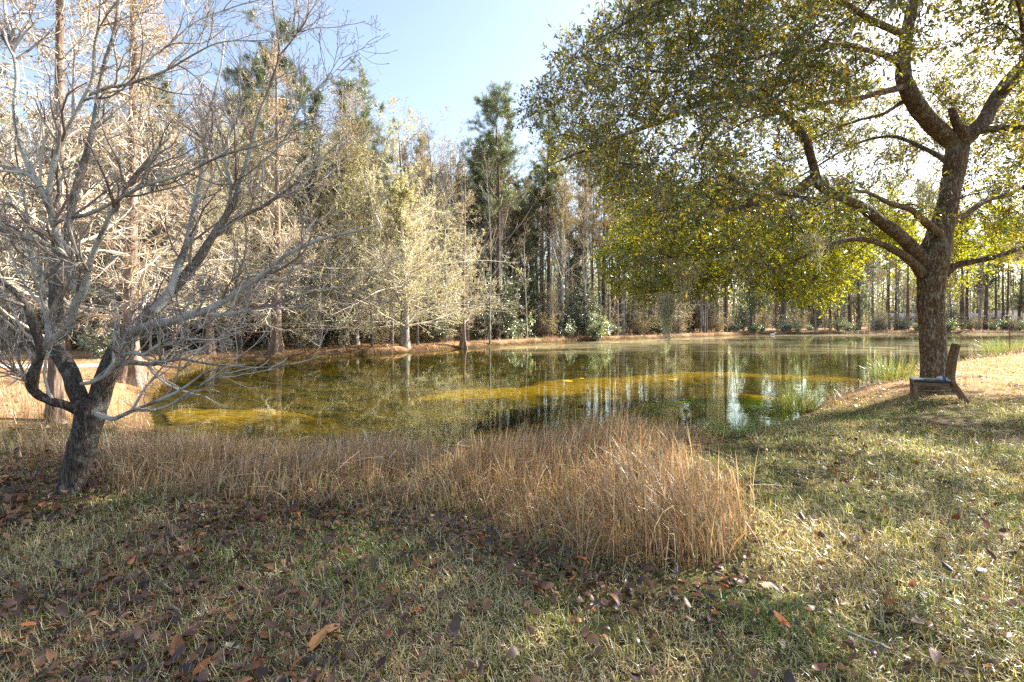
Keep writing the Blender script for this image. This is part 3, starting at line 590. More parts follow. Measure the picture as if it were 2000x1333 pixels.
def hardwood(h, r, seed, nb=26, lo=.3, leaf=2, size=.075, ang=.75, forks=3, wide=.36, up=.06, skirt=None):
    rr = np.random.default_rng(seed); P, R = straight_trunk(h, r, seed, 0, .6, 30, 1.5)
    gt = Geo(); tubes(gt, P, R, 14, rough=.06, rs=3)
    f, fq = grow(P, R, forks, .35, .6, .55, .45, 14, .10, .07, .7, .12, rr)
    m, mq = np.concatenate([resample(np.c_[P[0], R[0]], 14)[None, :, :3], f]), np.concatenate([resample(np.c_[P[0], R[0]], 14)[None, :, 3], fq])
    gc = Geo(); tubes(gc, f, fq, 8, rough=.06, rs=3)
    b, q = grow(m, mq, nb, lo, .98, wide, ang, 8, up, .12, .4, .2, rr, .05, .55)
    if skirt:
        for per, ta, tb, ln, aa in skirt:
            sb, sq = grow(P, R, per, ta, tb, -ln, aa, 8, -.015, .10, .4, .2, rr, .045, .35); b = np.concatenate([b, sb]); q = np.concatenate([q, sq])
    b2, q2 = grow(b, q, 9, .15, 1, .36, .75, 6, .04, .17, .5, .35, rr, .015, .4)
    b3, q3 = grow(b2, q2, 6, .15, 1, .42, .75, 4, .03, .2, .6, .5, rr, .007, .3)
    tubes(gc, b, np.maximum(q, .008), 4); tubes(gc, b2, np.maximum(q2, .006), 3); tubes(gc, b3, np.maximum(q3, .0045), 3)
    if leaf: leaves_on(gc, b3, leaf, size, 1, .1, 1, rr, 1.2, 1.5, .1)
    return gt, gc
NEEDLE_V = np.array([(-.03, 0, 0), (.03, 0, 0), (0, 1, 0)]); NEEDLE_F = [(0, 1, 2)]
def pine(h, r, seed, lo=.55, nb=34, blen=.17, nn=24, lean=0):
    nn = min(nn, 27)
    rr = np.random.default_rng(seed); P, R = straight_trunk(h, r, seed, lean, .35, 36, 1.35)
    gt = Geo(); tubes(gt, P, R, 14, rough=.05, rs=4)
    b, q = grow(P, R, nb, lo, .99, blen, 1.15, 8, .07, .14, .35, .25, rr, .06, .45)
    dd, dq = grow(P, R, 7, lo*.35, lo, blen*.35, 1.4, 5, -.02, .15, .2, .4, rr, .03, .2)
    b2, q2 = grow(b, q, 12, .25, 1, .40, .8, 5, .07, .18, .5, .4, rr, .02, .35)
    gc = Geo(); tubes(gc, b, np.maximum(q, .012), 5); tubes(gc, dd, np.maximum(dq, .008), 4); tubes(gc, b2, np.maximum(q2, .007), 3)
    p = np.concatenate([b2[:, -1], b2[:, -2], b[:, -1], b2[:, 2]]); d = np.concatenate([b2[:, -1]-b2[:, -2], b2[:, -1]-b2[:, -3], b[:, -1]-b[:, -2], b2[:, 2]-b2[:, 1]])
    k = len(p); pp = np.repeat(p, nn, 0); d2 = unit(np.repeat(unit(d), nn, 0)*.7+rr.normal(size=(k*nn, 3))*.6+np.array([0, 0, .1]))
    s = rr.uniform(.2, .36, k*nn); stamp(gc, NEEDLE_V, NEEDLE_F, pp+rr.normal(size=pp.shape)*.07, d2, s, 1, r=rr)
    return gt, gc
def sapling(h, r, seed, leaf=1):
    rr = np.random.default_rng(seed); P, R = straight_trunk(h, r, seed, rr.uniform(-.06, .06), .5, 24, 1.2)
    gt = Geo(); tubes(gt, P, R, 8)
    b, q = grow(P, R, 34, .2, 1, .14, .8, 6, .08, .14, .4, .3, rr, .02, .4)
    b2, q2 = grow(b, q, 7, .15, 1, .42, .75, 4, .04, .2, .5, .4, rr, .009, .3)
    gc = Geo(); tubes(gc, b, np.maximum(q, .006), 3); tubes(gc, b2, np.maximum(q2, .0048), 3)
    if leaf: leaves_on(gc, b2, leaf, .085, 1, .1, 1, rr, 1.2, 1.5, .2)
    return gt, gc
def bush(h, w, seed, stems=12, leaf=9, size=.09, width=1.3):
    rr = np.random.default_rng(seed); a = rr.uniform(0, 6.28, stems); t = np.linspace(0, 1, 8)[None, :]
    sp = rr.uniform(.2, 1.35, stems)[:, None]*w; hh = h*rr.uniform(.3, 1.1, stems)[:, None]
    P = np.stack([np.cos(a)[:, None]*sp*t**1.3, np.sin(a)[:, None]*sp*t**1.3, hh*t-.1*(1-t)], -1); P[:, 1:] += rr.normal(0, .04*h, P[:, 1:].shape)
    R = np.tile(np.linspace(.022, .006, 8), (stems, 1))
    gt = Geo(); tubes(gt, P, R, 5)
    b, q = grow(P, R, 13, .18, 1, .34, .8, 5, .06, .18, .5, .4, rr, .01, .4)
    b2, q2 = grow(b, q, 4, .2, 1, .5, .8, 4, .04, .2, .6, .5, rr, .006, .3)
    gc = Geo(); tubes(gc, b, np.maximum(q, .005), 3); tubes(gc, b2, np.maximum(q2, .004), 3)
    leaves_on(gc, b2, leaf, size, 1, .1, 1, rr, 1.1, width, .1)
    return gt, gc
def meshes(name, gg, bark, twig, leaf, second='crown'):
    return gg[0].mesh('trunk', [M[bark]]), gg[1].mesh(second, [M[twig], M[leaf]])
PR = {}
for k in range(3): PR['cypress', k] = meshes('', cypress(15+k, .18, 100+k, 1.5, 100, 2, .21), 'cypress_bark', 'white_twig', 'pale_leaf')
for k in range(3): PR['hardwood', k] = meshes('', hardwood(14+k, .17, 200+k, leaf=(1, 3, 2)[k]), 'grey_bark', ('grey_twig', 'white_twig', 'grey_twig')[k], 'tan_leaf')
PR['hardwood', 3] = meshes('', hardwood(15, .2, 207, 30, .25, 4, .085), 'grey_bark', 'grey_twig', 'under_leaf')
for k in range(3): PR['pine', k] = meshes('', pine(19, .20, 300+k, (.62, .5, .56)[k], (34, 40, 30)[k]), 'pine_bark', 'grey_twig', 'pine_needle')
PR['pine', 3] = meshes('', pine(14, .17, 309, .12, 70, .24, 30), 'pine_bark', 'grey_twig', 'pine_needle')
for k in range(3): PR['sapling', k] = meshes('', sapling(11+1.5*k, .075, 400+k, (1, 2, 0)[k]), ('grey_bark', 'pale_bark', 'grey_bark')[k], ('grey_twig', 'white_twig', 'grey_twig')[k], 'tan_leaf')
for k in range(2): PR['shrub', k] = meshes('', bush(1.9, 1.1, 500+k, 14, 5, .14), 'grey_bark', 'grey_twig', 'shrub_leaf', 'foliage')
for k in range(2): PR['evergreen', k] = meshes('', bush(4.2, 1.3, 510+k, 13, 10, .13), 'grey_bark', 'grey_twig', 'under_leaf', 'foliage')
for k in range(2): PR['brush', k] = meshes('', bush(2.8, 1.5, 520+k, 16, 4, .09), 'grey_bark', 'white_twig', 'tan_leaf', 'foliage')
KN = {'cypress': ('bald_cypress', 'tree'), 'hardwood': ('bare_hardwood', 'tree'), 'pine': ('tall_pine', 'tree'), 'sapling': ('slender_sapling', 'tree'), 'shrub': ('bank_shrub', 'shrub'), 'evergreen': ('evergreen_shrub', 'shrub'), 'brush': ('leafless_brush', 'shrub')}
def plant(kind, k, x, y, sc, rz, label, group=None, mesh=None, z=None):
    t = thing(KN[kind][0], label, KN[kind][1], (x, y, (hz(x, y) if z is None else z)-.03), rz, group)
    t.scale = sc if isinstance(sc, tuple) else (sc, sc, sc)
    tm, cm = mesh or PR[kind, k]
    for nm, m in ((('stem' if kind in ('shrub', 'evergreen', 'brush') else 'trunk'), tm), (('foliage' if kind in ('shrub', 'evergreen', 'brush') else 'crown'), cm)):
        o = bpy.data.objects.new(nm, m); COL.objects.link(o); o.parent = t
    return t
def ppx(px, Y): return (px-CX)/F*Y
# single trees one can point to
def hero(kind, px, Y, sc, rz, label, mesh=None, k=0, z=None): return plant(kind, k, ppx(px, Y), Y, sc, rz, label, None, mesh, z)
hero('cypress', 255, 14.2, 1, .4, 'bald cypress with widely flared base standing at the left water edge', meshes('', cypress(15, .17, 131, 2.0, 120, 2, .22), 'cypress_bark', 'white_twig', 'straw_litter'))
hero('cypress', 108, 8.2, 1, 1.2, 'slim pinkish cypress trunk standing close behind the bare foreground tree', meshes('', cypress(12, .085, 132, 1.3, 80, 1, .2), 'cypress_bark', 'white_twig', 'straw_litter'))
hero('cypress', 541, 27.0, 1, 2.0, 'reddish cypress with fluted base on the far bank left of the pale tree', meshes('', cypress(16, .22, 133, 1.7, 90, 2, .2), 'cypress_bark', 'white_twig', 'straw_litter'))
hero('cypress', 905, 35.8, 1, 3.0, 'slim cypress with swollen base at the water right of the pale tree', meshes('', cypress(13, .16, 134, 1.9, 60, 2, .16), 'cypress_bark', 'white_twig', 'tan_leaf'))
hero('hardwood', 790, 32.3, 1, 1.0, 'broad pale leaved tree with drooping skirts sunlit on the far bank', meshes('', hardwood(14, .26, 235, 44, .09, 3, .09, .75, 3, .30, .0, [(64, .09, .36, 6.6, 1.35), (44, .3, .62, 5.0, 1.15)]), 'pale_bark', 'white_twig', 'pale_leaf'))
pale = [o for o in COL.objects if o.get('label', '').startswith('broad pale leaved')][0]
for px, Y, s, rz, lab in ((694, 34.5, .86, 2.1, 'second pale spreading tree set back left of the broad pale bank tree'), (612, 31.5, .92, 4.0, 'pale spreading tree overhanging the bank beside the reddish fluted cypress'), (850, 41, .95, 5.2, 'pale spreading tree peeking out behind the slim water edge cypress'), (440, 28, .9, 3.3, 'pale spreading tree behind the tips of the bare foreground branches')):
    copy_thing(pale, (ppx(px, Y), Y, hz(ppx(px, Y), Y)-.03), rz, s, lab)
hero('hardwood', 838, 39.0, 1, 2.5, 'tall twiggy bare tree rising behind the broad pale tree into the sky', meshes('', hardwood(16.0, .2, 236, 34, .35, 1, .07, .5, 5, .3), 'pale_bark', 'white_twig', 'tan_leaf'))
hero('pine', 972, 43, 1, 0, 'tallest dark pine in the middle with a high tufted crown', meshes('', pine(19.6, .23, 341, .52, 46, .2, 40), 'pine_bark', 'grey_twig', 'pine_needle'))
hero('pine', 957, 45, 1, 2.0, 'thinner pine close beside the tallest middle pine', meshes('', pine(17.5, .15, 342, .62, 26, .15, 34), 'pine_bark', 'grey_twig', 'pine_needle'))
hero('pine', 930, 49, 1, .8, 'leaning pine just left of the tallest middle pine', meshes('', pine(18.5, .2, 343, .6, 32, .17, 34, .03), 'pine_bark', 'grey_twig', 'pine_needle'))
hero('pine', 693, 40, 1, 1.0, 'dense crowned pine topping the skyline above the left shore', meshes('', pine(19.5, .24, 344, .5, 52, .2, 42), 'pine_bark', 'grey_twig', 'pine_needle'))
hero('pine', 500, 36, 1, .3, 'pine top showing through the bare branches near the left sky', meshes('', pine(19.0, .24, 345, .5, 46, .19, 38), 'pine_bark', 'grey_twig', 'pine_needle'))
hero('sapling', 957, 38.4, (.9, .9, 1), 1, 'thin leafless pole tree on the bank left of the middle pines', k=2)
hero('shrub', 1168, 48.3, (1.2, 1.2, 1.15), 0, 'round bright leaved shrub at the water edge of the middle bank', k=0)
hero('evergreen', 1148, 50.0, (.8, .8, .75), 1, 'dark green bush tucked behind the bright middle bank shrub', k=1)
hero('evergreen', 990, 44.0, (1.1, 1.1, 1.1), 2, 'dark evergreen bush at the foot of the tallest middle pine', k=0)
hero('hardwood', 1078, 47, (.42, .42, .36), 2, 'small silvery leafless tree low on the bank right of the middle pines', k=0)
hero('sapling', 1190, 51.5, (1.3, 1.3, 1.05), 2, 'straight grey trunk right beside the bright middle bank shrub', k=0)
hero('cypress', 1296, 58, (1.2, 1.2, .9), 2, 'grey swollen trunk at the water just behind the longest moss beard', k=1)
hero('pine', 1378, 63.5, (1.1, 1.1, .95), 1, 'leaning dark pine at the bank right of the longest moss beard', k=0)
hero('pine', 1418, 67, 1.0, 4, 'dark pine trunk beside rounded shrubs right of the leaning bank pine', k=2)
hero('pine', 1530, 76, (1.5, 1.5, 1.0), 5, 'thick dark pine trunk behind the small white bird', k=1)
hero('pine', 1660, 84, (1.2, 1.2, 1.0), 5, 'dark pine left of the oak trunk above pale shrubs', k=2)
hero('pine', 1772, 92, (1.1, 1.1, 1.0), 3, 'slightly tilted pine seen just left of the oak trunk', k=0)
hero('pine', 1880, 88, (1.2, 1.2, 1.0), 3, 'left one of the paired pines right of the oak trunk', k=2)
hero('pine', 1888, 90, (1.3, 1.3, 1.0), 1, 'right one of the paired pines right of the oak trunk', k=0)
t = hero('pine', 1924, 79.5, (1.3, 1.3, 1.05), 0, 'leaning pine rooted in the far bank right of the oak trunk', k=1); t.rotation_euler = (0, .07, 0)
t = hero('pine', 1945, 93, (1.0, 1.0, 1.0), 0, 'second leaning pine among the trunks in front of the trailers', k=2); t.rotation_euler = (0, .05, 1)
hero('pine', 1967, 95, (1.05, 1.05, 1.0), 2, 'straight pine between two leaning pines near the right frame edge', k=0)
t = hero('pine', 1988, 91, (1.15, 1.15, 1.0), 2, 'rightmost pine trunk in the view tilting left by the frame edge', k=2); t.rotation_euler = (0, -.05, 2)
# the crowd of the wood
fpx = np.array([x for x, y in far_px]); fY = np.array([2000/(y-625) for x, y in far_px])
def shoreY(px): return 23.5 if px < 330 else max(23.5, float(np.interp(px, fpx, fY)))
zones = [('left', -190, 500), ('mid', 500, 1010), ('centre', 1010, 1420), ('right', 1420, 2250)]
zl = {'left': 'in the sunlit wood left of the pond', 'mid': 'in the wood behind the broad pale bank tree', 'centre': 'in the shady wood behind the middle bank', 'right': 'in the open wood behind the far right bank'}
dl = {'cypress': 'pale bald cypress with fine bare branches', 'hardwood': 'leafless or thinly leaved hardwood', 'pine': 'tall bare stemmed pine', 'sapling': 'slender thin trunk with few leaves', 'shrub': 'pale glossy leaved shrub', 'evergreen': 'dark green leafy bush', 'brush': 'tan twiggy brush'}
gl_ = {'cypress': 'bald cypresses', 'hardwood': 'hardwoods', 'pine': 'pines', 'sapling': 'slender trunks', 'shrub': 'pale shrubs', 'evergreen': 'dark bushes', 'brush': 'twiggy brush'}
counts = {'left': dict(cypress=15, hardwood=20, pine=11, sapling=22, evergreen=6, brush=38), 'mid': dict(hardwood=30, pine=20, sapling=38, evergreen=10, brush=34),
          'centre': dict(hardwood=24, pine=20, sapling=64, evergreen=12, brush=26, shrub=6), 'right': dict(hardwood=18, pine=40, sapling=40, evergreen=9, shrub=32, brush=34)}
r4 = np.random.default_rng(77); nk = {'cypress': 3, 'hardwood': 4, 'pine': 4, 'sapling': 3, 'shrub': 2, 'evergreen': 2, 'brush': 2}
offs = {'cypress': (1, 14), 'hardwood': (3, 26), 'pine': (5, 34), 'sapling': (1.5, 22), 'shrub': (.6, 6), 'evergreen': (3, 16), 'brush': (2.5, 18)}
for zn, x0, x1 in zones:
    for kind, c in counts[zn].items():
        for j in range(c):
            px = x0+(x1-x0)*(j+r4.uniform(-.4, 1.4))/c; a, b = offs[kind]
            if zn == 'right' and kind in ('pine', 'hardwood', 'sapling'): b *= 1.6
            Y = shoreY(px)+.6+a+(b-a)*r4.uniform()**1.3
            if kind == 'pine' and zn in ('left', 'mid'): Y += 4
            if kind == 'hardwood' and zn == 'mid': Y += 2
            k = int(r4.integers(nk[kind])); s = r4.uniform(.82, 1.12); rz = r4.uniform(0, 6.28)
            if kind == 'pine' and k == 3 and zn != 'right': s *= .8
            if kind == 'cypress': s *= .86
            if zn in ('mid', 'centre') and kind in ('hardwood', 'sapling') and k != 3: s *= 1.14
            if zn == 'right' and kind in ('hardwood', 'sapling'): s *= .8
            
            if kind in ('shrub', 'brush', 'evergreen'): s *= r4.uniform(.45, 1.2)
            plant(kind, k, ppx(px, Y), Y, (s*r4.uniform(.85, 1.25), s*r4.uniform(.85, 1.25), s*r4.uniform(.85, 1.1)), rz, dl[kind]+' '+zl[zn], gl_[kind]+' '+zl[zn])
# far wood beyond: one mass
g = Geo(); r5 = np.random.default_rng(9); NF = 120000
px = r5.uniform(-350, 2400, NF); sh = np.array([shoreY(p) for p in np.linspace(-350, 2400, 200)]); Y = np.interp(px, np.linspace(-350, 2400, 200), sh)+r5.uniform(34, 80, NF)
X = (px-CX)/F*Y; gz = height(X, Y); hm = 12+4.5*noise(np.stack([X, Y, 0*X], 1), .25); zz = gz+hm*r5.uniform(0, 1, NF)**.9
s = r5.uniform(.35, .85, NF)
stamp(g, LEAF_V, LEAF_F, np.stack([X, Y, zz], 1), r5.normal(size=(NF, 3)), np.stack([s*1.5, s, s], 1), 0, r=r5)
idx = r5.choice(NF, 1500); b = np.stack([X[idx], Y[idx], gz[idx]-.2], 1); tp = b+np.stack([r5.normal(0, .6, 1500), r5.normal(0, .6, 1500), r5.uniform(7, 14, 1500)], 1)
P = b[:, None]+(tp-b)[:, None]*np.linspace(0, 1, 4)[None, :, None]; tubes(g, P, np.tile(np.linspace(.16, .05, 4), (1500, 1)), 4, 1)
tag(g.obj('distant_wood', [M['haze_leaf'], M['grey_bark']]), 'hazy mass of distant woodland behind all the nearer trees', 'woodland', kind='stuff')
# ---------- ground cover
r6 = np.random.default_rng(31)
def scatter(N, y0, y1, pw, ex=1.12):
    """random points in front of the camera, thinner with distance"""
    u = r6.uniform(size=N); a = 2-pw
    Y = (y0**a+(y1**a-y0**a)*u)**(1/a); X = Y*r6.uniform(-ex, ex, N); return X, Y
X, Y = scatter(620000, 1.5, 26, 1.75, 1.36); d = pond_d(X, Y)
pn = noise(np.stack([X, Y, 0*X], 1), 1.3); pn2 = noise(np.stack([X, Y, 0*X], 1), 4.5)
def reedmask(X, Y):
    px = CX+X/Y*F
    yb = np.interp(px, [-400, 0, 150, 200, 400, 600, 800, 900, 980, 1060, 1130, 1200, 1300, 1400, 1460, 1490, 1500], [9, 6.3, 5.3, 4.45, 4.25, 4.2, 4.05, 3.9, 3.6, 3.2, 3.05, 2.95, 2.85, 2.95, 3.25, 4.4, 99])
    return yb
litter_w = sstep(.4, -1.8, X/np.maximum(Y, 1)*2.6+.25)
keep = (d > .15) & ~((X < -5) & (Y > 8.5) & (r6.uniform(size=len(X)) < .75)) & (r6.uniform(size=len(X)) < np.clip(.70+.75*pn+.5*pn2, .08, 1))
keep &= ~((Y > reedmask(X, Y)+.35) & (d < 2.3) & (X < 3.2) & (Y < 9) & (r6.uniform(size=len(X)) < .8))
keep &= ~((X > 6.5) & (Y > 9) & (r6.uniform(size=len(X)) < .5))
X, Y, pn = X[keep], Y[keep], pn[keep]; N = len(X); Z = height(X, Y)
a = r6.uniform(0, 6.28, N); lean = r6.beta(2.4, 1.1, N)*1.45; L = r6.uniform(.04, .105, N)*(1+.42*pn)*np.minimum(1, .7+Y*.1)
hx, hy = np.cos(a), np.sin(a); P0 = np.stack([X, Y, Z-.006], 1)
v1 = np.stack([hx*np.sin(lean*.6), hy*np.sin(lean*.6), np.cos(lean*.6)], 1); l2 = np.minimum(lean*1.35, 1.9)
v2 = np.stack([hx*np.sin(l2), hy*np.sin(l2), np.cos(l2)], 1)
P = np.stack([P0, P0+v1*(L*.5)[:, None], P0+v1*(L*.5)[:, None]+v2*(L*.55)[:, None]], 1)
Wd = (.0013+.0008*r6.uniform(size=N))*(1+Y*.11); g = Geo()
gm = r6.uniform(size=N) < np.clip(.15+.32*noise(np.stack([X, Y, 0*X], 1)+4, 1.8)+.2*noise(np.stack([X, Y, 0*X], 1), 6), .04, .85)
sdv = unit(np.stack([-hy, hx, .3*r6.normal(size=N)], 1)); WW = Wd[:, None]*np.array([1, .85, .15])
ribbons(g, P[~gm], WW[~gm], sdv[~gm], 0); ribbons(g, P[gm], WW[gm], sdv[gm], 1)
tag(g.obj('grass', [M['grass'], M['grass_green']]), 'short half dormant lawn grass, straw and green, on the near bank', 'grass', kind='stuff')
# dry reeds along the near shore
N = 92000; Y = r6.uniform(2.7, 9.3, N); X = r6.uniform(-8.5, 3.3, N); px = CX+X/Y*F; d = pond_d(X, Y); yb = reedmask(X, Y)
cl = noise(np.stack([X, Y, 0*X], 1), 2.6); right = sstep(1040, 1260, px)
rightlim = np.interp(Y, [2.8, 3.2, 4.6, 5.9, 6.7, 8.0, 9.3], [1450, 1480, 1425, 1390, 1375, 1400, 1430])+55*noise(np.stack([X, Y, 0*X], 1)+2, 2.6)+r6.exponential(22, N)-14
ok = (Y > yb+.25*cl) & (d > -.55-.35*right) & (px < rightlim+18*cl) & (r6.uniform(size=N) < np.clip((rightlim+30-px)/150, .0, 1)**.7) & (r6.uniform(size=N) < np.clip(.72+.55*cl+.15*right, .10, 1)) & (d < 4.6)
ok &= ~((px < 320) & (Y > 6.6)) & ~((px < 230) & (r6.uniform(size=N) < .5))
X, Y, d, right, cl, px = (q[ok] for q in (X, Y, d, right, cl, px)); N = len(X); Z = height(X, Y)
base = .31+.25*right*sstep(9, 4.5, Y)+.03*right
Lr = base*np.clip(r6.normal(1, .2, N), .35, 1.5)*(1+.30*cl)*np.where(right < .5, np.clip(1.15-.09*(Y-4), .6, 1.2), 1)
Lr *= .5+.5*np.clip((rightlim[ok]-px)/230, 0, 1); edge = sstep(0, .5, Y-reedmask(X, Y)); Lr *= .78+.22*edge
a = 5*noise(np.stack([X, Y, 0*X], 1)+3, 1.1)+r6.normal(0, 1.1, N); ln = r6.gamma(1.6, .25, N); n5 = 6; t = np.linspace(0, 1, n5)
cv = ln[:, None]*(.35+1.9*t[None]**1.6); cv = cv+np.where(r6.uniform(size=N) < .36, r6.uniform(.5, 2.1, N), 0)[:, None]*sstep(.45, .8, t)[None]
stp = (Lr/(n5-1))[:, None]; hx = np.cumsum(np.sin(cv)*stp, 1)-(np.sin(cv)*stp)[:, :1]; hzv = np.cumsum(np.cos(cv)*stp, 1)-(np.cos(cv)*stp)[:, :1]
P = np.stack([X[:, None]+np.cos(a)[:, None]*hx, Y[:, None]+np.sin(a)[:, None]*hx, Z[:, None]-.02+hzv], -1)
tw = r6.uniform(0, 6.28, N); sd = np.stack([np.cos(tw), np.sin(tw), 0*tw], 1)
Wd = (.0014+.0038*r6.uniform(size=N)**2)[:, None]*np.array([.8, 1, 1, .9, .65, .15])[None]; g = Geo(); ribbons(g, P, Wd, sd)
# broken stalks lying across
m = r6.choice(N, 2600); q = P[m, 1]+r6.normal(0, .05, (2600, 3)); q[:, 2] = Z[m]+r6.uniform(.02, .28, 2600); dr = unit(np.stack([r6.normal(size=2600), r6.normal(size=2600), r6.normal(0, .35, 2600)], 1)); l = r6.uniform(.12, .4, 2600)[:, None]
ribbons(g, np.stack([q, q+dr*l*.5+np.array([0, 0, .01]), q+dr*l], 1), np.tile([.0016, .0016, .0008], (2600, 1)), unit(np.cross(dr, r6.normal(size=dr.shape))))
tag(g.obj('dry_reeds', M['dry_reed']), 'band of dry tan reeds and grasses along the near shore', 'reeds', kind='stuff')
# sparse dry weeds on the left bank
N = 9000; Y = r6.uniform(5.5, 13, N); X = -Y*r6.uniform(.68, 1.2, N); d = pond_d(X, Y); ok = (d > .0) & (r6.uniform(size=N) < np.clip(.5+.9*noise(np.stack([X, Y, 0*X], 1), 1.9), .05, 1)); X, Y = X[ok], Y[ok]; N = len(X); Z = height(X, Y)
a = r6.uniform(0, 6.28, N); L = r6.uniform(.1, .45, N); k = r6.uniform(.1, .8, N); e1 = np.stack([np.cos(a)*k, np.sin(a)*k, 1+0*a], 1)
P0 = np.stack([X, Y, Z-.01], 1); P = np.stack([P0, P0+e1*(L*.5)[:, None], P0+e1*(L*.85)[:, None]+np.stack([np.cos(a)*k, np.sin(a)*k, 0*a], 1)*(L*.3)[:, None]], 1); g = Geo()
ribbons(g, P, np.tile([.0025, .0022, .0005], (N, 1)), np.stack([-np.sin(a), np.cos(a), 0*a], 1))
tag(g.obj('dry_weeds', M['dry_reed']), 'thin dry weeds scattered on the sunlit left bank', 'weeds', kind='stuff')
# brown leaf litter
def leaf_shape(N, fold=.25, bend=.35, lobes=0):
    fo = r6.normal(fold, .2, N)[:, None]; be = r6.normal(0, bend, N)[:, None]; cup = r6.normal(.0, .25, N)[:, None]
    ys = np.array([0, .18, .45, .75, 1.0]); ws = np.array([0.02, .20, .27, .19, .0])
    c = np.stack([0*ys[None]+0*fo, ys[None]-.12*be**2*ys[None], be*ys[None]*(1-ys[None])*1.6+cup*ys[None]**2], -1)
    l = c.copy(); rgt = c.copy(); l[..., 0] -= ws*np.cos(fo); rgt[..., 0] += ws*np.cos(fo); l[..., 2] += ws*np.sin(fo); rgt[..., 2] += ws*np.sin(fo+.3*fo)
    return np.concatenate([c, l, rgt], 1)
LF = [(i, i+1, i+6, i+5) for i in range(4)]+[(i, i+10, i+11, i+1) for i in range(4)]
def litter(N, y0, y1, dens, size, name, label, mat, pw=1.6, lift=.045):
    X, Y = scatter(N, y0, y1, pw); d = pond_d(X, Y); ok = (d > .1) & (r6.uniform(size=N) < dens(X, Y)); X, Y = X[ok], Y[ok]; n = len(X); Z = height(X, Y)
    a = r6.uniform(0, 6.28, n); dd = np.stack([np.cos(a), np.sin(a), r6.normal(.05, .22, n)], 1); nr = np.stack([r6.normal(0, .35, n), r6.normal(0, .35, n), np.where(r6.uniform(size=n) < .5, 1, -1)], 1)
    s = size*r6.uniform(.5, 1.2, n); g = Geo(); pos = np.stack([X, Y, Z+lift*r6.uniform(.3, 1.6, n)], 1)
    stamp(g, leaf_shape(n), LF, pos, dd, np.stack([s*r6.uniform(.7, 1.3, n), s, s], 1), 0, nrm=nr, smooth=True, r=r6)
    tag(g.obj(name, mat), label, 'leaf litter', kind='stuff')
def dens1(X, Y):
    px = CX+X/Y*F; w = .10+.9*sstep(1000, 150, px)*sstep(1.9, 3.0, Y)+.30*sstep(1100, 300, px)
    w += .55*np.exp(-((Y-(reedmask(X, Y)-.25))/.3)**2)*(px < 1480)
    return np.clip(w*(.55+.9*noise(np.stack([X, Y, 0*X], 1), 1.7)), .015, 1)*(~((Y > 7.5)))
litter(32000, 1.6, 7.5, dens1, .066, 'leaf_litter', 'dark brown curled fallen leaves strewn over the near lawn', M['litter'])
litter(9000, 5, 34, lambda X, Y: np.clip(sstep(-4.4, -5.6, X)+sstep(6.2, 8.5, X)*sstep(8, 10.5, Y), 0, .9)*.8, .10, 'pine_straw', 'rusty fallen leaves and straw on the sunlit banks', M['straw_litter'], 1.2)
litter(9000, 26, 70, lambda X, Y: (pond_d(X, Y) < 5)*.7, .16, 'bank_litter', 'rusty fallen leaves along the far bank', M['straw_litter'], .6)
# debris and dry grass hanging over the far bank
N = 260000; Y = r6.uniform(11, 80, N); X = r6.uniform(-16, 100, N); d = pond_d(X, Y); ok = (d > -.12) & (d < .9) & (np.abs(X) < Y*1.15) & (Y > np.where(X > 4, 8.6, 12.5)); X, Y, d = X[ok], Y[ok], d[ok]; N = len(X)
rep = 5; X = np.repeat(X, rep)+r6.normal(0, .1, N*rep); Y = np.repeat(Y, rep)+r6.normal(0, .1, N*rep); N = len(X); Z = height(X, Y)
kp = r6.uniform(size=N) < np.clip(.55+.7*noise(np.stack([X, Y, 0*X], 1), 1.2), .05, 1); X, Y, Z = X[kp], Y[kp], Z[kp]; N = len(X)
a = r6.uniform(0, 6.28, N); L = r6.uniform(.08, .55, N); k = r6.uniform(.2, 1.6, N); e1 = unit(np.stack([np.cos(a)*k, np.sin(a)*k, 1+0*a], 1)); P0 = np.stack([X, Y, Z-.02], 1)
P = np.stack([P0, P0+e1*(L*.55)[:, None], P0+e1*L[:, None]+np.array([0, 0, -.25])*(L*k*.5)[:, None]], 1); g = Geo()
wd = np.clip(.0022*Y/14, .0022, .008)[:, None]*np.array([1, .9, .2]); mi = r6.uniform(size=N)
sd_ = unit(np.stack([-np.sin(a), np.cos(a), .2+0*a], 1))
for q0, q1, m in ((0, .62, 0), (.62, .88, 1), (.88, 1, 2)):
    s_ = (mi >= q0) & (mi < q1); ribbons(g, P[s_], wd[s_], sd_[s_], m)
tag(g.obj('bank_grass', [M['litter'], M['dry_reed'], M['rush']]), 'ragged brown grass and debris fringing the pond bank', 'grass', kind='stuff')
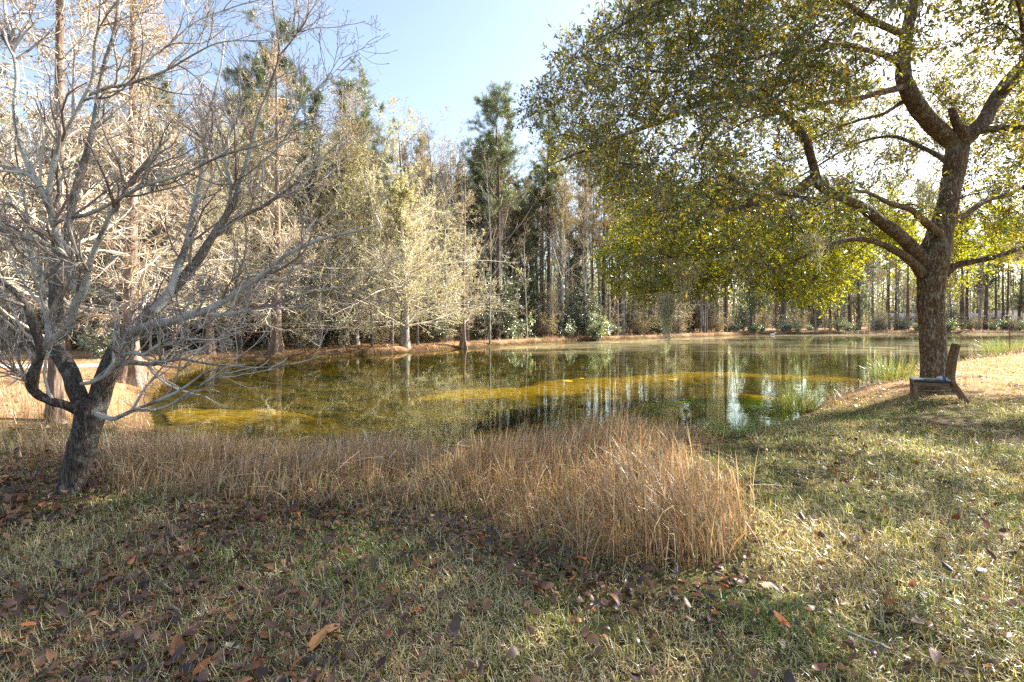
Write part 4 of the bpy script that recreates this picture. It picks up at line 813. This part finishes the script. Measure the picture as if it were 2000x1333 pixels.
# green grass tufts
def tuft(px, py, hh, nn, w, name, label, cat, mat, seed, spread=.35, z=None, wid=.0022):
    r = np.random.default_rng(seed); Y = HC/((py-HY)/F)
    for _ in range(6): Y = (HC-hz(ppx(px, Y), Y))/((py-HY)/F)
    X = ppx(px, Y); zz = hz(X, Y); a = r.uniform(0, 6.28, nn); rad = w*np.sqrt(r.uniform(size=nn)); L = hh*r.uniform(.45, 1.1, nn); k = r.gamma(2, spread*.5, nn)
    b = np.stack([np.cos(a)*rad, np.sin(a)*rad, np.full(nn, -.03)], 1); a2 = a+r.normal(0, .7, nn); t = np.linspace(0, 1, 6)
    P = b[:, None]+np.stack([np.cos(a2)[:, None]*(k*L)[:, None]*t**1.8, np.sin(a2)[:, None]*(k*L)[:, None]*t**1.8, L[:, None]*(t-.28*k[:, None].clip(0, 1.2)*t**3)], -1)
    g = Geo(); ribbons(g, P, wid*r.uniform(.6, 1.3, nn)[:, None]*np.array([1, 1, .95, .8, .55, .1]), unit(np.stack([r.normal(size=nn), r.normal(size=nn), 0*a], 1)))
    tag(g.obj(name, mat, None, (X, Y, zz)), label, cat)
tuft(1555, 808, .9, 640, .42, 'rush_clump', 'tall green rush clump at the water edge left of the chair', 'rushes', M['rush'], 1, .42, wid=.0034)
tuft(1745, 742, .8, 330, .5, 'rush_clump', 'yellow green rush clump on the bank just left of the oak foot', 'rushes', M['rush'], 2, .5, wid=.0045)
tuft(1960, 692, 1.2, 700, 1.0, 'rush_clump', 'grey green rush clump at the shore by the thin red post', 'rushes', M['rush'], 3, .5, wid=.005)
tuft(1480, 838, .36, 420, .5, 'grass_tuft', 'low green grass tuft on the shore behind the tall reeds', 'grass', M['green_blade'], 4, .6)
tuft(1420, 852, .36, 360, .4, 'grass_tuft', 'green grass tuft touching the right rear edge of the reed bed', 'grass', M['green_blade'], 5, .6)
tuft(1530, 1225, .15, 170, .20, 'grass_tuft', 'bright sunlit green grass tuft in front of the reed bed right corner', 'grass', M['green_blade'], 6, .8)
tuft(1440, 1210, .13, 110, .16, 'grass_tuft', 'small green grass tuft left of the bright sunlit one', 'grass', M['green_blade'], 7, .8)
tuft(1590, 1270, .12, 120, .18, 'grass_tuft', 'green grass tuft right of and below the bright sunlit one', 'grass', M['green_blade'], 8, .8)
tuft(255, 985, .14, 130, .14, 'grass_tuft', 'green grass tuft just right of the bare tree foot', 'grass', M['green_blade'], 9, .7)
tuft(110, 985, .10, 110, .2, 'grass_tuft', 'low green weeds just left of the bare tree foot', 'grass', M['green_blade'], 10, .9)
tuft(210, 845, .3, 60, .12, 'grass_tuft', 'few long green blades on the bank between the bare tree and cypress', 'grass', M['green_blade'], 11, .5)
tuft(1805, 790, .12, 160, .3, 'grass_tuft', 'green grass tuft under the wooden chair', 'grass', M['green_blade'], 12, .8)
tuft(870, 985, .22, 70, .10, 'grass_tuft', 'few green blades at the front edge of the reeds in the middle', 'grass', M['green_blade'], 13, .4)
# single fallen leaves that stand out
def lobed(n=4):
    v = [(0, 0, 0)]; ys = [.12, .22, .32, .42, .52, .62, .72, .82, .92]; w = [.06, .16, .07, .30, .10, .34, .12, .22, .08]
    L = [(-a, y+.06*(a > .14), .05*math.sin(y*5)) for y, a in zip(ys, w)]; R_ = [(a, y+.06*(a > .14), .05*math.sin(y*5)+.02) for y, a in zip(ys, w)]; C_ = [(0, y, .03*math.sin(y*5)-.02) for y in ys]
    V = [(0, 0, 0)]+C_+L+R_+[(0, 1.02, .04)]; k = len(ys); f = []
    for i in range(k-1): f += [(1+i, 2+i, 2+k+i, 1+k+i), (1+i, 1+2*k+i, 2+2*k+i, 2+i)]
    tri = [(0, 1, 1+k), (0, 1+2*k, 1), (k, 1+3*k, 2*k), (k, 3*k, 1+3*k)]
    return np.array(V), np.array(f), np.array(tri)
LV, LQ, LT = lobed(); TMPV = leaf_shape(1, .3, .3)[0]
def fallen(px, py, s, rz, tilt, col, label, kind='plain'):
    Y = HC/((py-HY)/F); X = ppx(px, Y); g = Geo()
    if kind == 'lobed': g.add(LV*s, LQ, 0, True); g.add(LV*s, LT, 0, True)
    else: g.add(leaf_shape(1, .35, .3)[0]*s, LF, 0, True)
    c2 = tuple(min(1, q*1.6) for q in col)
    o = g.obj('fallen_leaf', solid_leaf('fallen_leaf', col, c2), None, (X, Y, hz(X, Y)+.045)); o.rotation_euler = (tilt, .15, rz)
    tag(o, label, 'leaf')
fallen(398, 1010, .12, .9, .15, (.52, .44, .34), 'pale lobed leaf lying below the reeds right of the bare tree', 'lobed')
fallen(468, 1280, .085, 1.2, .1, (.55, .45, .3), 'pale lobed leaf at the bottom left near the sunny patch', 'lobed')
fallen(1512, 1150, .13, 2.2, .2, (.42, .28, .16), 'tan lobed leaf beside the right foot of the reed bed', 'lobed')
fallen(1545, 1240, .10, .6, .5, (.40, .11, .02), 'bright orange brown leaf in the sunlit grass tuft')
fallen(1590, 1250, .09, 2.4, .5, (.36, .10, .02), 'rusty leaf right of the orange one in the sunlit tuft')
fallen(600, 1285, .12, -.5, .5, (.36, .17, .06), 'large orange leaf curled upright near the bottom left middle')
fallen(620, 1255, .11, -1.0, .6, (.30, .15, .07), 'brown leaf standing just above the large orange leaf')
fallen(345, 1300, .10, .7, .4, (.17, .07, .03), 'reddish brown cupped leaf near the bottom edge left')
fallen(1150, 1125, .10, 1.5, .9, (.30, .08, .02), 'red brown leaf standing at the front of the reeds')
fallen(1790, 1215, .11, 2.6, .15, (.34, .24, .16), 'long dry curled leaf lying on the right lawn')
fallen(1830, 1285, .11, 2.4, .15, (.26, .17, .13), 'bunch like long brown leaf near the bottom right')
fallen(880, 1255, .10, -.3, .7, (.10, .06, .05), 'dark brown leaf standing in the lower middle lawn')
# twigs lying
def stick(pts, r0, r1, label, mat):
    P = []
    for px, py, lift in pts:
        Y = HC/((py-HY)/F); X = ppx(px, Y); P.append((X, Y, hz(X, Y)+lift, 0))
    P = resample(P, 16)[:, :3]; g = Geo(); o0 = P[0].copy(); tubes(g, P-o0, np.linspace(r0, r1, 16), 7, rough=.15, rs=20)
    tag(g.obj('fallen_stick', mat, None, tuple(o0)), label, 'stick')
stick([(1790, 1120, .03), (1830, 1132, .03), (1880, 1140, .025)], .012, .006, 'short pale brown stick lying on the right lawn', M['limb_bark'])
stick([(1640, 1232, .03), (1690, 1255, .03), (1730, 1262, .02)], .006, .003, 'thin straw coloured stick right of the sunlit grass tuft', M['limb_bark'])

# ---------- the wooden chair beside the oak
wood = None
n = NT('weathered_wood'); co = n('TexCoord').outputs['Object']; gnz = n.noise(n.scaled(co, (14, 14, 2.2)), 3.0, 6, .7, 1.2); gn2 = n.noise(co, 5, 4, .6)
c = n.mix(n.ramp(gnz, [(.32, 0.0), (.68, 1.0)]), (.075, .040, .020), (.30, .19, .11)); c = n.mix(n.ramp(gn2, [(.5, 0.0), (.75, .6)]), c, (.34, .27, .20))
wood = n.out(n('BsdfPrincipled', {'Base Color': c, 'Roughness': .8, 'Normal': n('Bump', {'Strength': .6, 'Distance': .006, 'Height': gnz}).outputs[0], 'Specular IOR Level': .2}).outputs[0])
vinyl = plain('blue_vinyl', (.018, .028, .042), (.035, .052, .072), 9, .36, .12, .5)
f_ = np.array([-.87, .49, 0]); w_ = np.array([.49, .87, 0]); CH = np.array([8.22, 9.62, 0.0]); CH[2] = hz(8.0, 9.8)
CH_S = 1.06
chair = thing('wooden_chair', 'old armless wooden chair with dark blue seat at the foot of the oak', 'chair', tuple(CH))
def prism(name, path, wd, th, mat, par, off=0.0, bev=.006, axis_w=True):
    """a bar: path of (forward, up, thickness) in the chair's side plane, extruded across by wd at offset off"""
    p = np.array(path, float); k = len(p); tg = unit(np.gradient(p[:, :2], axis=0)); nr = np.stack([-tg[:, 1], tg[:, 0]], 1)
    import bmesh
    bm = bmesh.new(); rows = []
    for i in range(k):
        h = p[i, 2]/2; row = []
        for s, q in ((-1, -1), (1, -1), (1, 1), (-1, 1)):
            c2 = p[i, :2]+nr[i]*h*q; w3 = off+s*wd/2; v = f_*c2[0]+w_*w3+np.array([0, 0, c2[1]]); row.append(bm.verts.new(v))
        rows.append(row)
    for a, b in zip(rows[:-1], rows[1:]):
        for j in range(4): bm.faces.new((a[j], a[(j+1) % 4], b[(j+1) % 4], b[j]))
    bm.faces.new(rows[0][::-1]); bm.faces.new(rows[-1]); bmesh.ops.recalc_face_normals(bm, faces=bm.faces)
    ed = [e for e in bm.edges if e.calc_face_angle(0) > .6]
    bmesh.ops.bevel(bm, geom=ed, offset=bev, segments=2, affect='EDGES', profile=.5)
    me = bpy.data.meshes.new(name); bm.to_mesh(me); bm.free(); me.materials.append(mat); o = bpy.data.objects.new(name, me); COL.objects.link(o); o.parent = par; return o
SW = .44
for s in (-1, 1):
    off = s*(SW/2-.025)
    prism('rear_leg', [(-.24, -.04, .05), (-.13, .15, .055), (-.02, .34, .062), (-.005, .45, .06), (-.04, .75, .055), (-.085, 1.0, .045)], .05, .05, wood, chair, off)
    prism('front_leg', [(.50, -.04, .045), (.505, .18, .05), (.51, .335, .058)], .05, .05, wood, chair, off)
    prism('seat_rail', [(.035, .300, .065), (.25, .297, .06), (.48, .300, .065)], .032, .06, wood, chair, off)
    prism('stretcher', [(-.115, .155, .022), (.2, .135, .02), (.482, .12, .022)], .02, .02, wood, chair, off)
prism('front_rail', [(.508, .268, .03), (.508, .33, .03)], SW-.10, .03, wood, chair, 0)
prism('rear_rail', [(-.01, .268, .03), (-.002, .33, .03)], SW-.10, .03, wood, chair, 0)
prism('backrest', [(.022, .43, .028), (-.01, .66, .03), (-.05, .86, .034), (-.075, .985, .05), (-.08, 1.02, .03)], SW-.104, .03, wood, chair, 0, .01)
prism('seat', [(-.0, .352, .03), (.04, .357, .042), (.28, .353, .036), (.50, .357, .044), (.545, .350, .03)], SW+.03, .075, vinyl, chair, 0, .014)
chair.scale = (CH_S,)*3
# crumpled wrapper on the seat
g = Geo(); th = np.linspace(0, 2*math.pi, 15)[:-1]; ph = np.linspace(.02, math.pi-.02, 9); TH, PH_ = np.meshgrid(th, ph, indexing='ij')
V = np.stack([.085*np.cos(TH)*np.sin(PH_), .055*np.sin(TH)*np.sin(PH_), .035*np.cos(PH_)], -1); V += .35*V*noise(V*30, 1.0)[..., None]+.012*np.stack([noise(V*40+3), noise(V*40+8), noise(V*40+5)], -1)
i, j = np.meshgrid(np.arange(14), np.arange(8), indexing='ij'); q = np.stack([i*9+j, ((i+1) % 14)*9+j, ((i+1) % 14)*9+j+1, i*9+j+1], -1).reshape(-1, 4); g.add(V, q)
n = NT('wrapper'); co = n('TexCoord').outputs['Object']; sp = n('SeparateXYZ', {0: co}).outputs[0]
c = n.ramp(n.math('MULTIPLY_ADD', sp, 5.0), [(0, (.75, .76, .8)), (.45, (.75, .76, .8)), (.52, (.05, .16, .55)), (.8, (.05, .16, .55)), (.86, (.6, .16, .03))], 'CONSTANT'); c.node.inputs[0].links[0].from_node.inputs[2].default_value = .5
M['wrapper'] = n.out(n('BsdfPrincipled', {'Base Color': c, 'Roughness': .35}).outputs[0])
wp = CH+f_*.13+w_*(-.05)+np.array([0, 0, .43]); o = g.obj('crumpled_wrapper', M['wrapper'], None, tuple(wp)); o.rotation_euler = (0, 0, -.3)
tag(o, 'crumpled white and blue wrapper lying on the blue chair seat', 'wrapper')

# ---------- small far things
def boxm(g, c, s, mi=0, bev=0):
    c = np.array(c); h = np.array(s)/2; V = c+h*np.array([(x, y, z) for x in (-1, 1) for y in (-1, 1) for z in (-1, 1)])
    g.add(V, [(0, 1, 3, 2), (4, 6, 7, 5), (0, 4, 5, 1), (2, 3, 7, 6), (0, 2, 6, 4), (1, 5, 7, 3)], mi)
white = plain('white_paint', (.70, .72, .76), (.78, .80, .82), 2, .4); glass = plain('dark_glass', (.02, .03, .04), (.05, .06, .08), 2, .15); tyre = plain('tyre', (.015, .015, .015), (.03, .03, .03), 20, .8)
grey_p = plain('grey_stripe', (.25, .28, .34), (.33, .36, .42), 3, .5)
def trailer(px, py, Y, L, Hh, rz, label):
    x = ppx(px, Y); z = hz(x, Y); t = thing('camper_trailer', label, 'trailer', (x, Y, z), rz)
    prof = [(-L/2, .55), (-L/2, Hh-.35), (-L/2+.3, Hh-.05), (L/2-.9, Hh), (L/2-.25, Hh-.45), (L/2, 1.3), (L/2-.15, .55)]
    g = Geo(); k = len(prof); V = [(a, -1.15, b) for a, b in prof]+[(a, 1.15, b) for a, b in prof]
    g.add(V, [(i, (i+1) % k, k+(i+1) % k, k+i) for i in range(k)]); g.add(V[:k], [tuple(range(k))]); g.add(V[k:], [tuple(range(k))[::-1]]); g.obj('body', white, t)
    for wx in (-L*.33, -.05*L, L*.22):
        g = Geo(); boxm(g, (wx, -1.16, 1.75), (1.0, .03, .6)); wo = g.obj('window', glass, t)
    g = Geo(); boxm(g, (L*.38, -1.16, 1.45), (.65, .03, 1.6)); g.obj('door', grey_p, t)
    g = Geo(); boxm(g, (-.3, -1.157, 1.05), (L*.8, .02, .16)); g.obj('stripe', grey_p, t)
    for wx in (-.5, .4):
        g = Geo(); P = np.array([(wx, -1.2, .35), (wx, -1.16, .35), (wx, -.95, .35), (wx, -.93, .35)]); tubes(g, P, np.array([.18, .35, .35, .18]), 18); g.obj('wheel', tyre, t)
    return t
for pz, py, Y, L, Hh, rz, lab in ((1752, 610, 104, 7.5, 2.9, .05, 'white camper trailer half hidden by shrubs left of the oak trunk'), (1935, 612, 103, 7.0, 2.9, -.08, 'white camper trailer behind pines right of the oak trunk'), (1985, 606, 108, 8.5, 3.4, .1, 'larger white camper trailer at the right frame edge')):
    trailer(pz, py, Y, L, Hh, rz, lab)
g = Geo(); x = ppx(1972, 31.5); z = hz(x, 31.5); tubes(g, np.array([(0, 0, -.3), (.01, 0, .5), (-.01, 0, 1.2), (0, 0, 1.9)]), np.array([.035, .033, .03, .026]), 10)
tag(g.obj('marker_post', plain('red_post', (.28, .05, .03), (.36, .09, .05), 9, .7), None, (x, 31.5, z)), 'thin rusty red post standing by the right shore', 'post')
# duck
dx, dyy = ppx(1509, 66), 66.0
bird = thing('water_bird', 'small white bird swimming near the far bank', 'bird', (dx, dyy, WZ))
g = Geo(); tubes(g, np.array([(-.36, 0, .13), (-.30, 0, .11), (-.18, 0, .09), (0, 0, .09), (.14, 0, .11), (.22, 0, .16), (.25, 0, .24), (.27, 0, .33), (.31, 0, .36), (.37, 0, .355), (.39, 0, .35)]), np.array([.005, .04, .10, .12, .11, .075, .045, .042, .055, .03, .004]), 12); g.obj('body', plain('white_feather', (.6, .6, .6), (.75, .75, .74), 14, .7), bird)
g = Geo(); tubes(g, np.array([(.37, 0, .352), (.41, 0, .345), (.46, 0, .335)]), np.array([.02, .017, .008]), 8); g.obj('bill', plain('bill', (.4, .2, .04), (.5, .26, .05), 9, .5), bird)
# dark red shed in the left wood
sx, sy = ppx(382, 31), 31.0; sz = hz(sx, sy); red = plain('red_board', (.10, .035, .03), (.17, .06, .05), 5, .8)
shed = thing('low_shed', 'low dark red shed half hidden behind the branches left of the pond', 'shed', (sx, sy, sz), .2)
g = Geo(); boxm(g, (0, 0, .7), (2.6, 1.6, 1.5)); g.obj('wall', red, shed)
g = Geo(); g.add([(-1.5, -1.0, 1.40), (1.5, -1.0, 1.40), (1.5, 0, 1.85), (-1.5, 0, 1.85), (-1.5, 1.0, 1.40), (1.5, 1.0, 1.40)], [(0, 1, 2, 3), (3, 2, 5, 4)]); g.obj('roof', grey_p, shed)
g = Geo(); boxm(g, (.3, -.812, .6), (.8, .03, 1.2)); g.obj('door', plain('shed_door', (.07, .03, .025), (.1, .04, .035), 7, .8), shed)
# bright green shrub left
hero('shrub', 205, 22.5, (.75, .75, .7), 0, 'bright green leafy shrub seen through the forks of the bare tree', k=1)

# ---------- camera, sky, sun
cam = bpy.data.cameras.new('camera'); co = bpy.data.objects.new('camera', cam); COL.objects.link(co)
co.location = (0, 0, HC); co.rotation_euler = (math.pi/2, 0, 0); cam.sensor_width = 36; cam.lens = 18; cam.shift_y = -(1333/2-HY)/2000; cam.clip_end = 2000; cam.clip_start = .05
S.camera = co
AZ = math.radians(61); EL = math.radians(33)
sd = Vector((math.sin(AZ)*math.cos(EL), math.cos(AZ)*math.cos(EL), math.sin(EL)))
su = bpy.data.lights.new('sun', 'SUN'); su.energy = 21; su.angle = math.radians(.53); su.color = (1, .93, .82)
so = bpy.data.objects.new('sun', su); COL.objects.link(so); so.rotation_euler = sd.to_track_quat('Z', 'Y').to_euler(); so.location = (30, 20, 40)
W = bpy.data.worlds.new('World'); S.world = W; W.use_nodes = True; nt = W.node_tree
sky = nt.nodes.new('ShaderNodeTexSky'); sky.sky_type = 'NISHITA'; sky.sun_disc = False; sky.sun_elevation = EL; sky.sun_rotation = AZ
sky.air_density = 1.0; sky.dust_density = 1.6; sky.ozone_density = 1.4; sky.altitude = 0
bg = nt.nodes['Background']; hs = nt.nodes.new('ShaderNodeHueSaturation'); hs.inputs['Saturation'].default_value = .86; hs.inputs['Value'].default_value = 2.4
nt.links.new(sky.outputs[0], hs.inputs['Color']); nt.links.new(hs.outputs[0], bg.inputs[0]); bg.inputs[1].default_value = .15
S.view_settings.view_transform = 'Standard'; S.view_settings.look = 'None'; S.view_settings.exposure = 0
S.cycles.max_bounces = 5; S.cycles.diffuse_bounces = 2; S.cycles.glossy_bounces = 2; S.cycles.transmission_bounces = 4; S.cycles.transparent_max_bounces = 8
S.cycles.caustics_reflective = False; S.cycles.caustics_refractive = False; S.cycles.sample_clamp_indirect = 6
S.cycles.use_denoising = False
